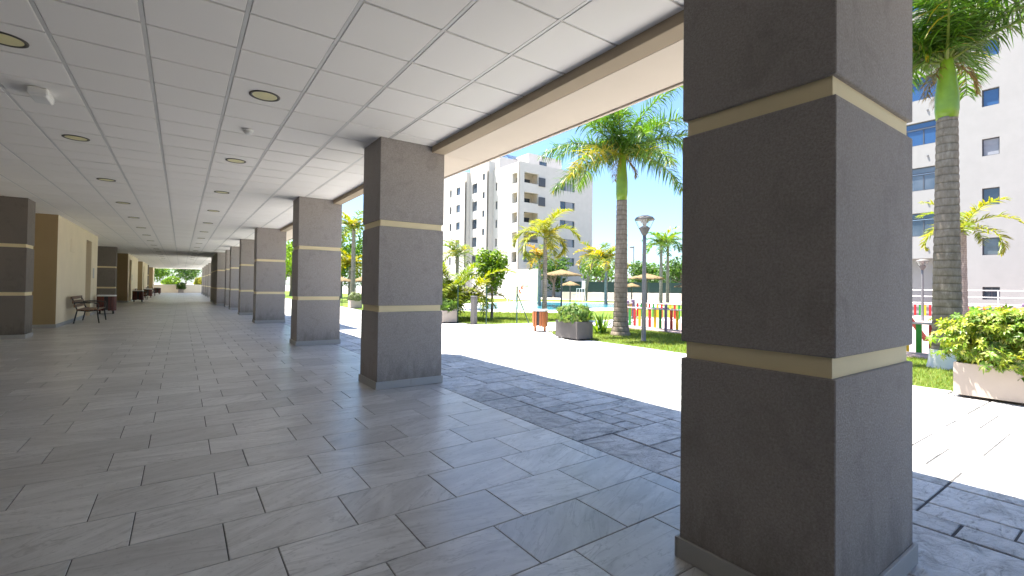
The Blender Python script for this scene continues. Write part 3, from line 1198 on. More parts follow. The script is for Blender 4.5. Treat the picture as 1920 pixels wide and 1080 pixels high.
def grass(name, label, poly_test, bounds, dens, h, w, seed, pal, z=0.0):
    rs = np.random.default_rng(seed)
    x0, x1, y0, y1 = bounds
    n = int((x1 - x0) * (y1 - y0) * dens)
    x = rs.uniform(x0, x1, n)
    y = rs.uniform(y0, y1, n)
    m = poly_test(x, y)
    x, y = x[m], y[m]
    n = len(x)
    a = rs.uniform(0, 2 * np.pi, n)
    hh = h * (0.5 + 0.9 * rs.random(n))
    ww = w * (0.6 + 0.8 * rs.random(n))
    lean = hh * rs.uniform(0.1, 0.9, n)
    b = rs.uniform(0, 2 * np.pi, n)
    v = np.empty((n, 3, 3))
    v[:, 0] = np.stack([x - np.cos(a) * ww, y - np.sin(a) * ww, np.full(n, z)], 1)
    v[:, 1] = np.stack([x + np.cos(a) * ww, y + np.sin(a) * ww, np.full(n, z)], 1)
    v[:, 2] = np.stack([x + np.cos(b) * lean, y + np.sin(b) * lean, z + hh], 1)
    f = np.arange(n * 3).reshape(n, 3)
    pal = np.asarray(pal)
    c = pal[rs.integers(0, len(pal), n)] * (0.7 + 0.6 * rs.random(n))[:, None]
    o = mesh_obj(name, v.reshape(-1, 3), f, 'blade', cols=np.repeat(c, 3, 0))
    tag(o, label, 'grass', kind='stuff')
    return o


# ------------------------------------------------------------------ lawns
GR = [(0.11, 0.18, 0.018), (0.155, 0.22, 0.022), (0.20, 0.25, 0.035), (0.25, 0.26, 0.06)]
bed_poly = [(8.47, -12), (12.0, -12), (12.0, 10.9), (10.6, 11.1), (9.3, 10.95), (8.75, 10.4), (8.52, 9.4), (8.47, 8.5)]
bed = MB().prism(bed_poly, -0.08, 0.0).build('lawn', 'lawn')
tag(bed, 'grass strip between the patio and the playground', kind='structure')
pool_lawn = MB().prism([(7.98, 110), (7.98, 15.75), (8.2, 14.9), (8.95, 14.0), (10, 13.78), (36, 13.6), (38.5, 27), (35, 39), (29, 47), (22, 62), (16, 110)], -0.08, 0.002).build('lawn', 'lawn')
tag(pool_lawn, 'wide lawn around the pool', kind='structure')
grass('grass_blades', 'short grass of the strip beside the patio', lambda x, y: (x > 8.47 + 0.6 * np.clip((y - 9.4) / 1.6, 0, 1) ** 2) & (y < 10.95),
      (8.47, 12.0, 0.5, 11.0), 900, 0.055, 0.004, 3, GR)
grass('grass_blades', 'short grass of the pool lawn behind the fence posts', lambda x, y: (y > 13.9 + 0 * x) & (x + (y - 13.8) * 0.75 > 9.15),
      (8.0, 15.5, 13.8, 21.0), 450, 0.07, 0.006, 4, GR, 0.003)

# ------------------------------------------------------------------ pool
pool = [(14.2, 23.6), (14.3, 22.3), (14.9, 21.2), (16.0, 20.3), (17.2, 20.1), (18.6, 20.6), (20.5, 21.3), (23.0, 21.0), (26.5, 21.8), (29.9, 24.6),
        (30.4, 27.4), (28.4, 29.9), (25.5, 32.4), (20.4, 31.2), (17.7, 28.8), (15.4, 26.4)]
pc = np.mean(np.array(pool), axis=0)


def grow(poly, d):
    out = []
    for x, y in poly:
        v = np.array([x, y]) - pc
        out.append(tuple(pc + v * (1 + d / np.linalg.norm(v))))
    return out


deck = MB().prism(grow(pool, 1.9), -0.05, 0.02).build('pool_deck', 'coping')
tag(deck, 'pale paved deck around the pool', kind='structure')
pw = MB().sheet(pool, 0.045).build('pool_water', 'water')
tag(pw, 'light blue swimming pool water', kind='structure')
cp = MB()
inn, outr = pool, grow(pool, 0.35)
nP = len(pool)
for i in range(nP):
    j = (i + 1) % nP
    mbp = MB().prism([inn[i], inn[j], outr[j], outr[i]], 0.021, 0.06)
    mbp.build('coping_stone', 'coping', deck)

# ------------------------------------------------------------------ playground
pg = MB().prism([(12.0, -12), (31.85, -12), (31.6, 8.2), (24, 9.6), (16.4, 11.2), (16.3, 13.5), (12.0, 11.0)], -0.05, 0.008).build('playground_floor', 'rubber')
tag(pg, 'brownish rubber playground floor', kind='structure')
PC = ['picket_red', 'picket_green', 'picket_yellow']
pk_mesh = {}


def picket_fence(pts, label, spacing=0.2):
    p0 = pts[0]
    fz = empty('picket_fence', (p0[0], p0[1], 0), 0, label, 'fence', 'coloured picket fences of the playground')
    if not pk_mesh:
        for m_ in PC:
            mb = MB()
            poly = [(-0.047, 0.10), (0.047, 0.10), (0.047, 0.66), (0.033, 0.685), (0.0, 0.695), (-0.033, 0.685), (-0.047, 0.66)]
            n = len(poly)
            v = [(x, -0.009, z) for x, z in poly] + [(x, 0.009, z) for x, z in poly]
            f = [tuple(range(n)), tuple(reversed(range(n, 2 * n)))] + [(i, (i + 1) % n, n + (i + 1) % n, n + i)[::-1] for i in range(n)]
            o = mesh_obj('picket', v, f, m_)
            pk_mesh[m_] = o.data
            bpy.data.objects.remove(o)
        mb = MB().tube([(0, 0, 0.01), (0, 0, 0.80)], 0.045, 10)
        mb.lathe([(0.05, 0.80), (0.05, 0.82), (0.02, 0.85)], 10)
        o = mb.build('post', 'post_purple')
        pk_mesh['post'] = o.data
        bpy.data.objects.remove(o)
    ci = 0
    for a, b in zip(pts[:-1], pts[1:]):
        a, b = np.array(a), np.array(b)
        L = np.linalg.norm(b - a)
        t = (b - a) / L
        an = math.atan2(t[1], t[0])
        rel = a - np.array(p0)
        for z0 in (0.08, 0.69):
            o = MB().box(0.05, L - 0.05, -0.018, 0.018, z0 - 0.02, z0 + 0.025, 0.005).build('rail', 'rail_paint', fz)
            o.location = (rel[0], rel[1], 0)
            o.rotation_euler.z = an
        n = int(L / spacing)
        npost = max(2, int(round(L / 1.9)) + 1)
        posts = [L * k / (npost - 1) for k in range(npost)]
        for q in posts:
            o = bpy.data.objects.new('post', pk_mesh['post'])
            link(o, fz)
            o.location = (rel[0] + t[0] * q, rel[1] + t[1] * q, 0)
        for k in range(1, n):
            s = L * k / n
            if min(abs(s - q) for q in posts) < 0.075:
                continue
            o = bpy.data.objects.new('picket', pk_mesh[PC[ci % 3]])
            ci += 1
            link(o, fz)
            o.location = (rel[0] + t[0] * s, rel[1] + t[1] * s, 0)
            o.rotation_euler.z = an
    return fz


picket_fence([(12.08, -8.0), (12.08, 0.0), (12.08, 10.8)], 'red, green and yellow picket fence nearest the grass strip')
picket_fence([(12.08, 10.95), (16.3, 13.9)], 'red, green and yellow picket fence side facing the pool lawn')
picket_fence([(16.4, 13.9), (16.45, 11.2), (24.0, 9.6), (31.6, 8.2), (31.8, -4.0)], 'red, green and yellow picket fence at the far side of the playground')
sw = empty('swing_frame', (16.4, 3.9, 0), 0, 'dark red wooden swing frame leg on the playground', 'swing')
MB().tube([(0, 0, 0), (-0.95, 1.15, 2.3)], 0.06, 10).build('leg', 'red_wood', sw)
MB().tube([(-1.9, 2.3, 0), (-0.95, 1.15, 2.3)], 0.06, 10).build('leg', 'red_wood', sw)
MB().tube([(2.3, 1.9, 0), (1.35, 3.05, 2.3)], 0.06, 10).build('leg', 'red_wood', sw)
MB().tube([(0.4, 4.2, 0), (1.35, 3.05, 2.3)], 0.06, 10).build('leg', 'red_wood', sw)
MB().tube([(-1.05, 1.07, 2.34), (1.45, 3.13, 2.34)], 0.065, 10).build('crossbar', 'red_wood', sw)


# ------------------------------------------------------------------ planters
def planter(loc, w, l, h, mat, label, rz=0.0, feet=True):
    p = empty('planter', loc, rz, label, 'planter', 'planters on the patio')
    t = 0.03
    mb = MB()
    mb.box(0, t, 0, l, 0.03, h, 0.004).box(w - t, w, 0, l, 0.03, h, 0.004)
    mb.box(t, w - t, 0, t, 0.03, h - .0005, 0.004).box(t, w - t, l - t, l, 0.03, h - .0005, 0.004)
    mb.box(t, w - t, t, l - t, 0.04, 0.08)
    mb.build('box', mat, p)
    MB().sheet([(t, t), (w - t, t), (w - t, l - t), (t, l - t)], h - 0.05).build('soil', 'soil', p)
    if feet:
        for x in (0.05, w - 0.1):
            for y in (0.05, l - 0.1):
                BOX('foot', 'dark_metal', p, x, x + 0.05, y, y + 0.05, 0, 0.031)
    return p


planter((8.05, -0.35, 0), 0.48, 2.01, 0.43, 'planter_white', 'long pale planter with a variegated hedge at the right edge')
# variegated hedge
rs = np.random.default_rng(21)
hp = empty('hedge', (8.30, 0.50, 0.38), 0, 'yellow and green variegated hedge growing in the long pale planter', 'hedge')
n = 5600
d = rs.normal(size=(n, 3))
d /= np.linalg.norm(d, axis=1)[:, None]
lump = 1 + 0.09 * np.sin(9 * d[:, 1] + 1) * np.cos(6 * d[:, 2]) + 0.07 * rs.normal(size=n)
rr = (0.66 + 0.36 * rs.random(n)) * lump
sup = np.sign(d) * np.abs(d) ** np.array([0.75, 0.62, 0.75])
pts = sup * np.array([0.42, 1.30, 0.40]) * rr[:, None] + np.array([0, 0, 0.35])
m = pts[:, 2] > -0.12
rosette_bush((0, 0, 0), rs, pts[m], (d + np.array([0, 0, 0.5]) + 0.5 * rs.normal(size=(n, 3)))[m], 7, 0.072, 0.027,
             [(0.09, 0.18, 0.018), (0.15, 0.25, 0.022), (0.25, 0.32, 0.03), (0.06, 0.13, 0.014), (0.12, 0.23, 0.018), (0.31, 0.34, 0.04)], 'foliage', hp, 0.8,
             edge=(0.3, (0.42, 0.40, 0.16)))
mb = MB()
for k in range(26):
    y_ = -1.0 + 2.0 * k / 25
    a = rs.normal(size=3)
    mb.tube([(a[0] * .05, y_, 0.0), (a[0] * .12, y_ + a[1] * .08, 0.28), (a[0] * .2, y_ + a[1] * .16, 0.55)], [0.012, 0.009, 0.005], 5)
mb.build('stems', 'bark', hp)

dp = planter((8.05, 8.60, 0), 0.52, 0.88, 0.465, 'planter_dark', 'dark grey box planter with a round clipped bush near the bin')
dp.rotation_euler.z = rad(-3)


def ball_bush(loc, rx, ry, rz, n, ln, pal, label, seed, k=6):
    rs = np.random.default_rng(seed)
    b = empty('bush', loc, 0, label, 'bush', 'bushes in planters')
    d = rs.normal(size=(n, 3))
    d /= np.linalg.norm(d, axis=1)[:, None]
    p = d * np.array([rx, ry, rz]) * (0.72 + 0.3 * rs.random(n))[:, None] * (1 + .06 * rs.normal(size=n))[:, None] + np.array([0, 0, rz * 0.75])
    mm = p[:, 2] > -0.06
    rosette_bush((0, 0, 0), rs, p[mm], (d + 0.45 * rs.normal(size=(n, 3)))[mm], k, ln, ln * .42, pal, 'foliage', b, 0.5)
    mb = MB()
    for q in range(9):
        a = rs.normal(size=2)
        mb.tube([(0.02 * a[0], 0.02 * a[1], -0.03), (a[0] * rx * .2, a[1] * ry * .2, rz * .6), (a[0] * rx * .35, a[1] * ry * .35, rz * 1.1)], [0.012, 0.009, 0.004], 5)
    mb.build('stems', 'bark', b)
    return b


ball_bush((8.33, 9.03, 0.42), 0.42, 0.50, 0.27, 620, 0.075, [(0.05, 0.12, 0.02), (0.08, 0.17, 0.03), (0.13, 0.22, 0.045), (0.20, 0.27, 0.06)],
          'round dark green bush in the dark grey planter', 31)
planter((7.55, 15.02, 0), 0.62, 0.42, 0.445, 'planter_white', 'small white planter with a bush beside the second column')
ball_bush((7.86, 15.23, 0.40), 0.34, 0.30, 0.27, 380, 0.075, [(0.06, 0.13, 0.02), (0.10, 0.19, 0.03), (0.16, 0.23, 0.05)], 'dark green bush in the small white planter beside the second column', 32)
planter((7.75, 26.65, 0), 0.66, 0.5, 0.45, 'planter_white', 'white planter with a pale round bush seen between the second and third columns')
ball_bush((8.08, 26.9, 0.40), 0.36, 0.36, 0.30, 330, 0.08, [(0.16, 0.20, 0.09), (0.22, 0.25, 0.12), (0.11, 0.16, 0.06)], 'pale grey green ball bush seen between the second and third columns', 33)
planter((-0.32, 75.6, 0), 0.6, 0.6, 0.55, 'planter_white', 'small white pot in front of the low end wall')
ball_bush((0.0, 75.9, 0.5), 0.55, 0.5, 0.5, 260, 0.16, [(0.05, 0.10, 0.02), (0.09, 0.16, 0.03)], 'leafy plant in the white pot before the end wall', 34, 5)


# ------------------------------------------------------------------ litter bins
def litter_bin(label, wood, loc, rz, rx, ry, h, group):
    b = empty('litter_bin', loc, rz, label, 'litter bin', group)
    mb = MB()
    prof = lambda s, z: [(s * rx * math.copysign(abs(math.cos(a)) ** .6, math.cos(a)), s * ry * math.copysign(abs(math.sin(a)) ** .6, math.sin(a)), z) for a in [2 * math.pi * k / 28 for k in range(28)]]
    v = prof(1.06, h - 0.055) + prof(1.06, h - 0.008) + prof(1.0, h) + prof(0.80, h) + prof(0.80, h - 0.05)
    f = []
    for i in range(4):
        for k in range(28):
            f.append((i * 28 + k, i * 28 + (k + 1) % 28, (i + 1) * 28 + (k + 1) % 28, (i + 1) * 28 + k))
    mesh_obj('rim', v, f, 'white_paint', b)
    v = prof(0.9, 0.17) + prof(0.9, h - 0.06)
    f = [(k, (k + 1) % 28, 28 + (k + 1) % 28, 28 + k) for k in range(28)] + [tuple(reversed(range(28)))]
    mesh_obj('liner', v, f, 'dark_metal', b)
    for k in range(18):
        a = 2 * math.pi * k / 18
        x = rx * 0.98 * math.copysign(abs(math.cos(a)) ** .6, math.cos(a))
        y = ry * 0.98 * math.copysign(abs(math.sin(a)) ** .6, math.sin(a))
        o = MB().box(-0.011, 0.011, -rx * .135, rx * .135, 0.14, h - 0.062, 0.004).build('slat', wood, b)
        o.location = (x, y, 0)
        o.rotation_euler.z = math.atan2(y / ry, x / rx)
    for sx in (-1, 1):
        BOX('leg', 'dark_metal' if wood != 'bin_wood' else wood, b, sx * rx * .72 - 0.03, sx * rx * .72 + 0.03, -0.04, 0.04, 0.0, 0.2, b=0.004)
    BOX('base_plate', 'dark_metal', b, -rx * .8, rx * .8, -0.05, 0.05, 0.0, 0.012)
    return b


litter_bin('wooden slatted litter bin with white rim on the sunny patio', 'bin_wood', (8.83, 11.05, 0), rad(-58), 0.21, 0.19, 0.66, 'litter bins')
bin0 = litter_bin('dark red slatted litter bin with white rim beside the nearest bench', 'bin_wood_dark', (-2.48, 25.3, 0), rad(0), 0.29, 0.24, 0.78, 'litter bins')
for n_, (x, y_) in enumerate(((-2.35, 40.2), (-2.35, 51.5), (-2.15, 65.5))):
    o = copy_tree(bin0, loc=(x, y_, 0))
    o['label'] = ['dark red litter bin before the second wall block, second of the four', 'dark red litter bin third from the camera along the wall side',
                  'dark red litter bin farthest along the wall side'][n_]


# ------------------------------------------------------------------ benches
def bench(loc, label):
    b = empty('bench', loc, 0, label, 'bench', 'benches along the wall side')
    L = 1.9
    for y_ in (0.12, L - 0.12):
        mb = MB()
        mb.tube([(0.02, y_, 0.0), (0.06, y_, 0.2), (0.10, y_, 0.42), (0.03, y_, 0.62), (-0.04, y_, 0.84)], 0.019, 8)
        mb.tube([(0.62, y_, 0.0), (0.59, y_, 0.22), (0.57, y_, 0.42), (0.60, y_, 0.55), (0.58, y_, 0.635)], 0.019, 8)
        mb.tube([(0.10, y_, 0.41), (0.34, y_, 0.385), (0.57, y_, 0.41)], 0.017, 8)
        mb.build('end_frame', 'dark_metal', b, True)
        MB().tube([(0.02, y_, 0.645), (0.2, y_, 0.655), (0.45, y_, 0.65), (0.60, y_, 0.62)], 0.022, 8).build('armrest', 'dark_metal', b, True)
    for k in range(5):
        x = 0.13 + k * 0.105
        z = 0.432 - 0.02 * math.sin(math.pi * k / 4)
        BOX('seat_slat', 'bench_wood', b, x - 0.042, x + 0.042, 0, L, z - 0.012, z + 0.016, b=0.004)
    for k in range(3):
        z = 0.55 + k * 0.125
        x = 0.085 - (z - 0.42) * 0.31
        o = BOX('back_slat', 'bench_wood', b, x - 0.012, x + 0.014, 0, L, z - 0.045, z + 0.045, b=0.004)
    return b


bn0 = bench((-2.72, 19.55, 0), 'slatted brown bench with metal frame nearest the camera against the cream wall')
for n_, y_ in enumerate((44.0, 57.2, 68.0)):
    o = copy_tree(bn0, loc=(-2.72, y_, 0))
    o['label'] = ['brown bench second from the camera along the wall side', 'brown bench third from the camera along the wall side', 'brown bench farthest along the wall side'][n_]


# ------------------------------------------------------------------ lamp posts
def lamp_post(loc, label, h, s=1.0):
    l_ = empty('lamp_post', loc, 0, label, 'lamp post', 'park lamp posts')
    MB().lathe([(0.075, 0.0), (0.075, 0.02), (0.058, 0.05), (0.055, 0.5), (0.046, h - 0.72), (0.043, h - 0.50)], 16).build('pole', 'grey_metal', l_, True)
    MB().lathe([(0.043, h - 0.51), (0.07, h - 0.47), (0.135, h - 0.335), (0.14, h - 0.32), (0.075, h - 0.275), (0.02, h - 0.265)], 20).build('lamp_base', 'grey_box', l_, True)
    MB().lathe([(0.137, h - 0.325), (0.235, h - 0.112)], 28, closed=False).build('glass', 'lantern', l_, True)
    MB().lathe([(0.025, h - 0.27), (0.05, h - 0.24), (0.05, h - 0.21), (0.10, h - 0.17), (0.10, h - 0.14), (0.15, h - 0.105)], 16).build('reflector', 'grey_metal', l_, True)
    MB().lathe([(0.242, h - 0.118), (0.247, h - 0.10), (0.20, h - 0.045), (0.10, h - 0.008), (0.02, h)], 28).build('hood', 'grey_box', l_, True)
    for k in range(4):
        a = k * math.pi / 2 + .5
        MB().tube([(0.137 * math.cos(a), 0.137 * math.sin(a), h - 0.325), (0.237 * math.cos(a), 0.237 * math.sin(a), h - 0.11)], 0.006, 6).build('stay', 'grey_metal', l_)
    return l_


lamp_post((9.46, 7.70, 0), 'grey lamp post with glass lantern on the grass strip beside the tall palm', 3.15)
lp = lamp_post((27.9, 6.8, 0), 'small distant lamp post beyond the playground at right', 2.85)

# ------------------------------------------------------------------ grey bollard, fence posts, life ring
bo = empty('bollard', (8.36, 14.16, 0), rad(20), 'grey square bollard at the corner of the pool lawn', 'bollard')
BOX('post', 'grey_box', bo, -0.085, 0.085, -0.085, 0.085, 0, 0.95, b=0.006)
BOX('cap', 'grey_metal', bo, -0.09, 0.09, -0.09, 0.09, 0.951, 0.985, b=0.006)

wire_v = None


def wire_fence(pts, label, h=1.34, post_every=None, braces=()):
    p0 = pts[0]
    fz = empty('wire_fence', (p0[0], p0[1], 0), 0, label, 'fence', 'green wire fences')
    mesh = MB()
    for i, p in enumerate(pts):
        x, y_ = p[0] - p0[0], p[1] - p0[1]
        MB().tube([(x, y_, 0), (x, y_, h)], 0.024, 8).build('post', 'green_metal', fz)
        if i < len(pts) - 1:
            qx, qy = pts[i + 1][0] - p0[0], pts[i + 1][1] - p0[1]
            L = math.hypot(qx - x, qy - y_)
            n = int(L / 0.08)
            w = 0.0013
            for k in range(1, n):
                s = k / n
                ax, ay = x + (qx - x) * s, y_ + (qy - y_) * s
                mesh.add([(ax - w, ay - w, 0.05), (ax + w, ay + w, 0.05), (ax + w, ay + w, h - .03), (ax - w, ay - w, h - .03)], [(0, 1, 2, 3)])
            for z in np.linspace(0.06, h - 0.04, 9):
                mesh.add([(x, y_, z - w), (qx, qy, z - w), (qx, qy, z + w), (x, y_, z + w)], [(0, 1, 2, 3)])
    o = mesh.build('wire_mesh', 'green_metal', fz)
    o['kind'] = 'stuff'
    for a, b in braces:
        MB().tube([(a[0] - p0[0], a[1] - p0[1], h - .25), (b[0] - p0[0], b[1] - p0[1], 0.0)], 0.018, 8).build('brace', 'green_metal', fz)
    return fz


wire_fence([(8.2, 24.5), (8.2, 22.1), (8.2, 19.7), (8.2, 17.3), (8.2, 15.03), (8.76, 13.98), (9.87, 13.69)], 'dark green wire fence along the near edge of the pool lawn', braces=[((9.87, 13.69), (10.35, 13.6))])
wire_fence([(8.2, 60), (8.2, 50), (8.2, 44), (8.2, 40), (8.2, 36.5), (8.2, 33), (8.2, 30), (8.2, 27.2)], 'dark green wire fence seen between the second and third columns')
lr = empty('life_ring', (9.98, 13.62, 1.24), rad(35), 'red and white life ring hanging on the fence post', 'life ring')
NT_ = 24
for k in range(4):
    mb = MB()
    pts_ = []
    for q in range(7):
        a = 2 * math.pi * (k + q / 6) / 4
        pts_.append((0.13 * math.cos(a), 0.0, 0.13 * math.sin(a)))
    mb.tube(pts_, 0.034, 8)
    mb.build('ring_segment', 'ring_red' if k % 2 == 0 else 'white_paint', lr, True)

# ------------------------------------------------------------------ big palms
PROF_A = [(0, 0.285), (0.03, 0.255), (0.09, 0.215), (0.25, 0.185), (0.5, 0.175), (0.8, 0.158), (1, 0.145)]
royal_palm((10.07, 9.0, 0), 'tall royal palm with ringed grey trunk beside the lamp post', 3.80, PROF_A, 1.25, 21, 2.45, 7, 105, az0=0.6)
PROF_B = [(0, 0.24), (0.05, 0.215), (0.2, 0.20), (0.5, 0.178), (0.8, 0.158), (1, 0.148)]
royal_palm((10.93, 2.33, 0), 'tall royal palm with white painted foot behind the hedge at right', 4.37, PROF_B, 1.0, 22, 2.7, 13, 120, painted=0.32, az0=2.0, low=52)

# clump of spiky leaves beside the palm
sp = empty('spiky_plant', (10.05, 9.75, 0), 0, 'clump of long pointed green leaves at the foot of the tall palm', 'plant')
rs = np.random.default_rng(8)
for k in range(34):
    a = rs.uniform(0, 2 * np.pi)
    e = rs.uniform(0.5, 1.35)
    L = rs.uniform(0.45, 0.80)
    V, F = [], []
    d = np.array([math.cos(a) * math.cos(e), math.sin(a) * math.cos(e), math.sin(e)])
    w = np.array([-math.sin(a), math.cos(a), 0])
    p = np.array([rs.normal() * .07, rs.normal() * .07, 0.0])
    for i in range(5):
        t = i / 4
        ww = 0.035 * (0.5 + 1.2 * t if t < .5 else 2.2 * (1 - t) + .02)
        V += [p - w * ww, p + np.array([0, 0, -.006]), p + w * ww]
        p = p + d * L / 4
        d = d + np.array([0, 0, -0.13])
        d /= np.linalg.norm(d)
    for i in range(4):
        F += [(3 * i, 3 * i + 1, 3 * i + 4, 3 * i + 3), (3 * i + 1, 3 * i + 2, 3 * i + 5, 3 * i + 4)]
    c = np.array([(0.10, 0.20, 0.03), (0.17, 0.26, 0.04), (0.07, 0.15, 0.025)][int(rs.integers(0, 3))])
    mesh_obj('leaf', V, F, 'leaf', sp, cols=np.tile(c, (len(V), 1)))

# ------------------------------------------------------------------ garden trees and smaller palms
leafy_tree((10.6, 16.5, 0), 'small round bright green tree on the pool lawn', 1.3, 0.055, (0.68, 0.68, 1.0, 1.95), 2100, 0.082, [(0.12, 0.22, 0.02), (0.17, 0.27, 0.025), (0.08, 0.16, 0.018)], 41, nblob=15)
feather_palm((12.25, 15.05, 0), 'yellow leaved palm with thin trunk behind the wooden litter bin', 3.35, 0.10, 9, 1.75, 5, 80,
             [(0.26, 0.26, 0.03), (0.20, 0.24, 0.025), (0.32, 0.29, 0.04)], arch=1.35, lw=0.035, ll=0.5)
# bushy palm clump near the white planter
bp = empty('palm_clump', (8.95, 16.6, 0), 0, 'bushy yellow green palm clump behind the small white planter', 'palm')
rs = np.random.default_rng(61)
for k in range(44):
    q = k / 43
    v, f, c = frond_mesh(rs, 2.0 * (0.75 + .4 * rs.random()), rad(86 - 50 * q), rad(50 + 80 * q), 52, 0.46, 0.036, [(0.20, 0.24, 0.025), (0.14, 0.2, 0.02), (0.27, 0.27, 0.03), (0.09, 0.15, 0.018)], grav=0.3, segs=2)
    o = mesh_obj('frond', v, f, 'leaf', bp, cols=c, loc=(rs.normal() * .25, rs.normal() * .25, 0.1 + 1.0 * rs.random()))
    o.rotation_euler.z = k * 2.4
feather_palm((12.8, 23.6, 0), 'green palm rising behind the yellow palm clump', 3.0, 0.11, 12, 1.5, 71, 30, G_PALMY)
feather_palm((33.8, 34.9, 0), 'leaning palm with orange tinged fronds before the white building', 4.3, 0.16, 15, 2.2, 72, 26, G_PALMY + [(0.45, 0.28, 0.03)], bend=(0.7, -.4), lw=0.09, ll=0.7)
feather_palm((28.1, 26.7, 0), 'bushy palm left of the tall royal palm trunk', 3.5, 0.13, 16, 2.0, 73, 28, G_PALMY + [(0.42, 0.34, 0.03)], lw=0.08, ll=0.65)
feather_palm((33.4, 25.4, 0), 'left one of two slim palms behind the lamp post', 5.0, 0.14, 13, 2.0, 74, 26, G_PALM + [(0.20, 0.24, 0.03)], lw=0.08, ll=0.65)
feather_palm((38.9, 28.8, 0), 'right one of two slim palms behind the lamp post', 5.6, 0.15, 13, 2.1, 75, 26, G_PALM, lw=0.09, ll=0.7)
feather_palm((20.6, 25.9, 0), 'palm with yellow drooping fronds behind the thatched parasol', 3.3, 0.12, 13, 1.5, 76, 26, [(0.28, 0.23, 0.025), (0.13, 0.18, 0.025), (0.32, 0.2, 0.025)], lw=0.07, ll=0.5)
feather_palm((26.9, 5.25, 0), 'small palm standing before the white facade at right', 3.9, 0.17, 10, 1.9, 77, 34, [(0.13, 0.19, 0.02), (0.20, 0.22, 0.03)], lw=0.06, ll=0.5)
feather_palm((10.15, 34.4, 0), 'tall yellow fronded palm seen between the second and third columns', 5.3, 0.17, 14, 2.1, 78, 34, [(0.27, 0.24, 0.025), (0.15, 0.2, 0.025), (0.10, 0.17, 0.02)], lw=0.07, ll=0.6)
feather_palm((12.0, 41.5, 0), 'shorter yellow palm seen between the second and third columns', 2.9, 0.17, 14, 1.9, 79, 30, [(0.27, 0.25, 0.025), (0.2, 0.21, 0.025)], lw=0.08, ll=0.6)
leafy_tree((8.2, 40.0, 0), 'light green tree seen between the third and fourth columns', 2.0, 0.12, (1.7, 1.7, 1.9, 3.4), 3000, 0.13, G_LIME, 42)
leafy_tree((13.5, 50.0, 0), 'deep green tree behind the yellow palms between the columns', 2.4, 0.16, (3.0, 3.0, 2.9, 4.2), 4200, 0.17, G_MID, 43)
leafy_tree((10.2, 58.0, 0), 'broad bright green tree behind the pool fence between the columns', 2.0, 0.16, (2.6, 2.6, 2.5, 3.6), 3600, 0.17, G_LIME, 44)

# trees behind the end wall
for n_, (x, y_, hh, r_, pal) in enumerate(((-3.4, 84, 1.4, 2.0, G_MID), (0.6, 92, 1.7, 2.1, G_DEEP), (4.2, 88, 1.6, 1.9, G_DEEP), (2.4, 81.5, .6, 1.0, G_YEL), (-1.2, 81, .5, 1.1, G_LIME), (7.6, 86, 1.5, 2.0, G_DEEP), (-6.6, 90, 1.6, 2.3, G_DEEP))):
    leafy_tree((x, y_, 0), ['bushy green tree at left behind the end wall', 'thin trunked dark tree in the middle behind the end wall', 'dark tree at right behind the end wall',
               'yellow green shrub behind the end wall', 'light green shrub behind the end wall', 'dark tree outermost right behind the end wall', 'dark tree outermost left behind the end wall'][n_],
               hh, 0.10, (r_, r_, r_ * .75, hh + r_ * .7), 2600, 0.15, pal, 90 + n_, 'trees behind the end wall')

# far row of trees behind the sports court
for n_, (x, y_) in enumerate(((44, 52), (49, 47), (54, 43.5), (58, 47), (52, 36.5), (57.5, 38), (62, 41), (60.5, 34), (66, 36), (64, 29), (70, 31), (70, 25))):
    rs = np.random.default_rng(200 + n_)
    r_ = rs.uniform(2.2, 3.2)
    leafy_tree((x, y_, 0), '%s dark green tree from the left in the row behind the sports court' % ORD[n_], 1.8, 0.2, (r_, r_, r_ * .85, rs.uniform(2.6, 3.6)), 1700, 0.22, G_MID if n_ % 2 else G_DEEP, 100 + n_, 'trees behind the sports court')


# ------------------------------------------------------------------ thatched parasols
def parasol(loc, label, r, h):
    p = empty('parasol', loc, 0, label, 'parasol', 'thatched parasols by the pool')
    rs = np.random.default_rng(int(abs(loc[0] * 100)))
    MB().tube([(0, 0, 0), (0, 0, h - 0.15)], 0.055, 10).build('pole', 'dark_metal', p, True)
    n = 36
    V, F = [], []
    for q, (rr, z) in enumerate(((0.03, h), (0.16, h - 0.07), (0.4, h - 0.16), (0.75, h - 0.27), (1.0, h - 0.36), (1.0, h - 0.43))):
        for k in range(n):
            a = 2 * math.pi * k / n
            e = 1 + (0.03 * rs.normal() if q > 2 else 0)
            V.append((rr * r * e * math.cos(a), rr * r * e * math.sin(a), z * r / r + 0.015 * rs.normal() * (q > 1)))
    for q in range(5):
        for k in range(n):
            F.append((q * n + k, q * n + (k + 1) % n, (q + 1) * n + (k + 1) % n, (q + 1) * n + k))
    F.append(tuple(range(n)))
    mesh_obj('canopy', V, F, 'thatch', p, True)
    # straw fringe
    V, F = [], []
    for k in range(260):
        a = rs.uniform(0, 2 * np.pi)
        r0 = r * rs.uniform(0.55, 1.0)
        z0 = h - 0.16 - (r0 / r - .4) * .33 + 0.02
        dr = rs.uniform(0.08, 0.22)
        w = 0.012
        ca, sa = math.cos(a), math.sin(a)
        j = len(V)
        V += [(r0 * ca - w * sa, r0 * sa + w * ca, z0), (r0 * ca + w * sa, r0 * sa - w * ca, z0), ((r0 + dr) * ca, (r0 + dr) * sa, z0 - dr * .55)]
        F.append((j, j + 1, j + 2))
    mesh_obj('straw_fringe', V, F, 'thatch', p)['kind'] = 'stuff'
    for k in range(6):
        a = k * math.pi / 3
        MB().tube([(0.05 * math.cos(a), 0.05 * math.sin(a), h - 0.25), (r * .95 * math.cos(a), r * .95 * math.sin(a), h - 0.42)], 0.015, 5).build('rib', 'bark', p)
    return p


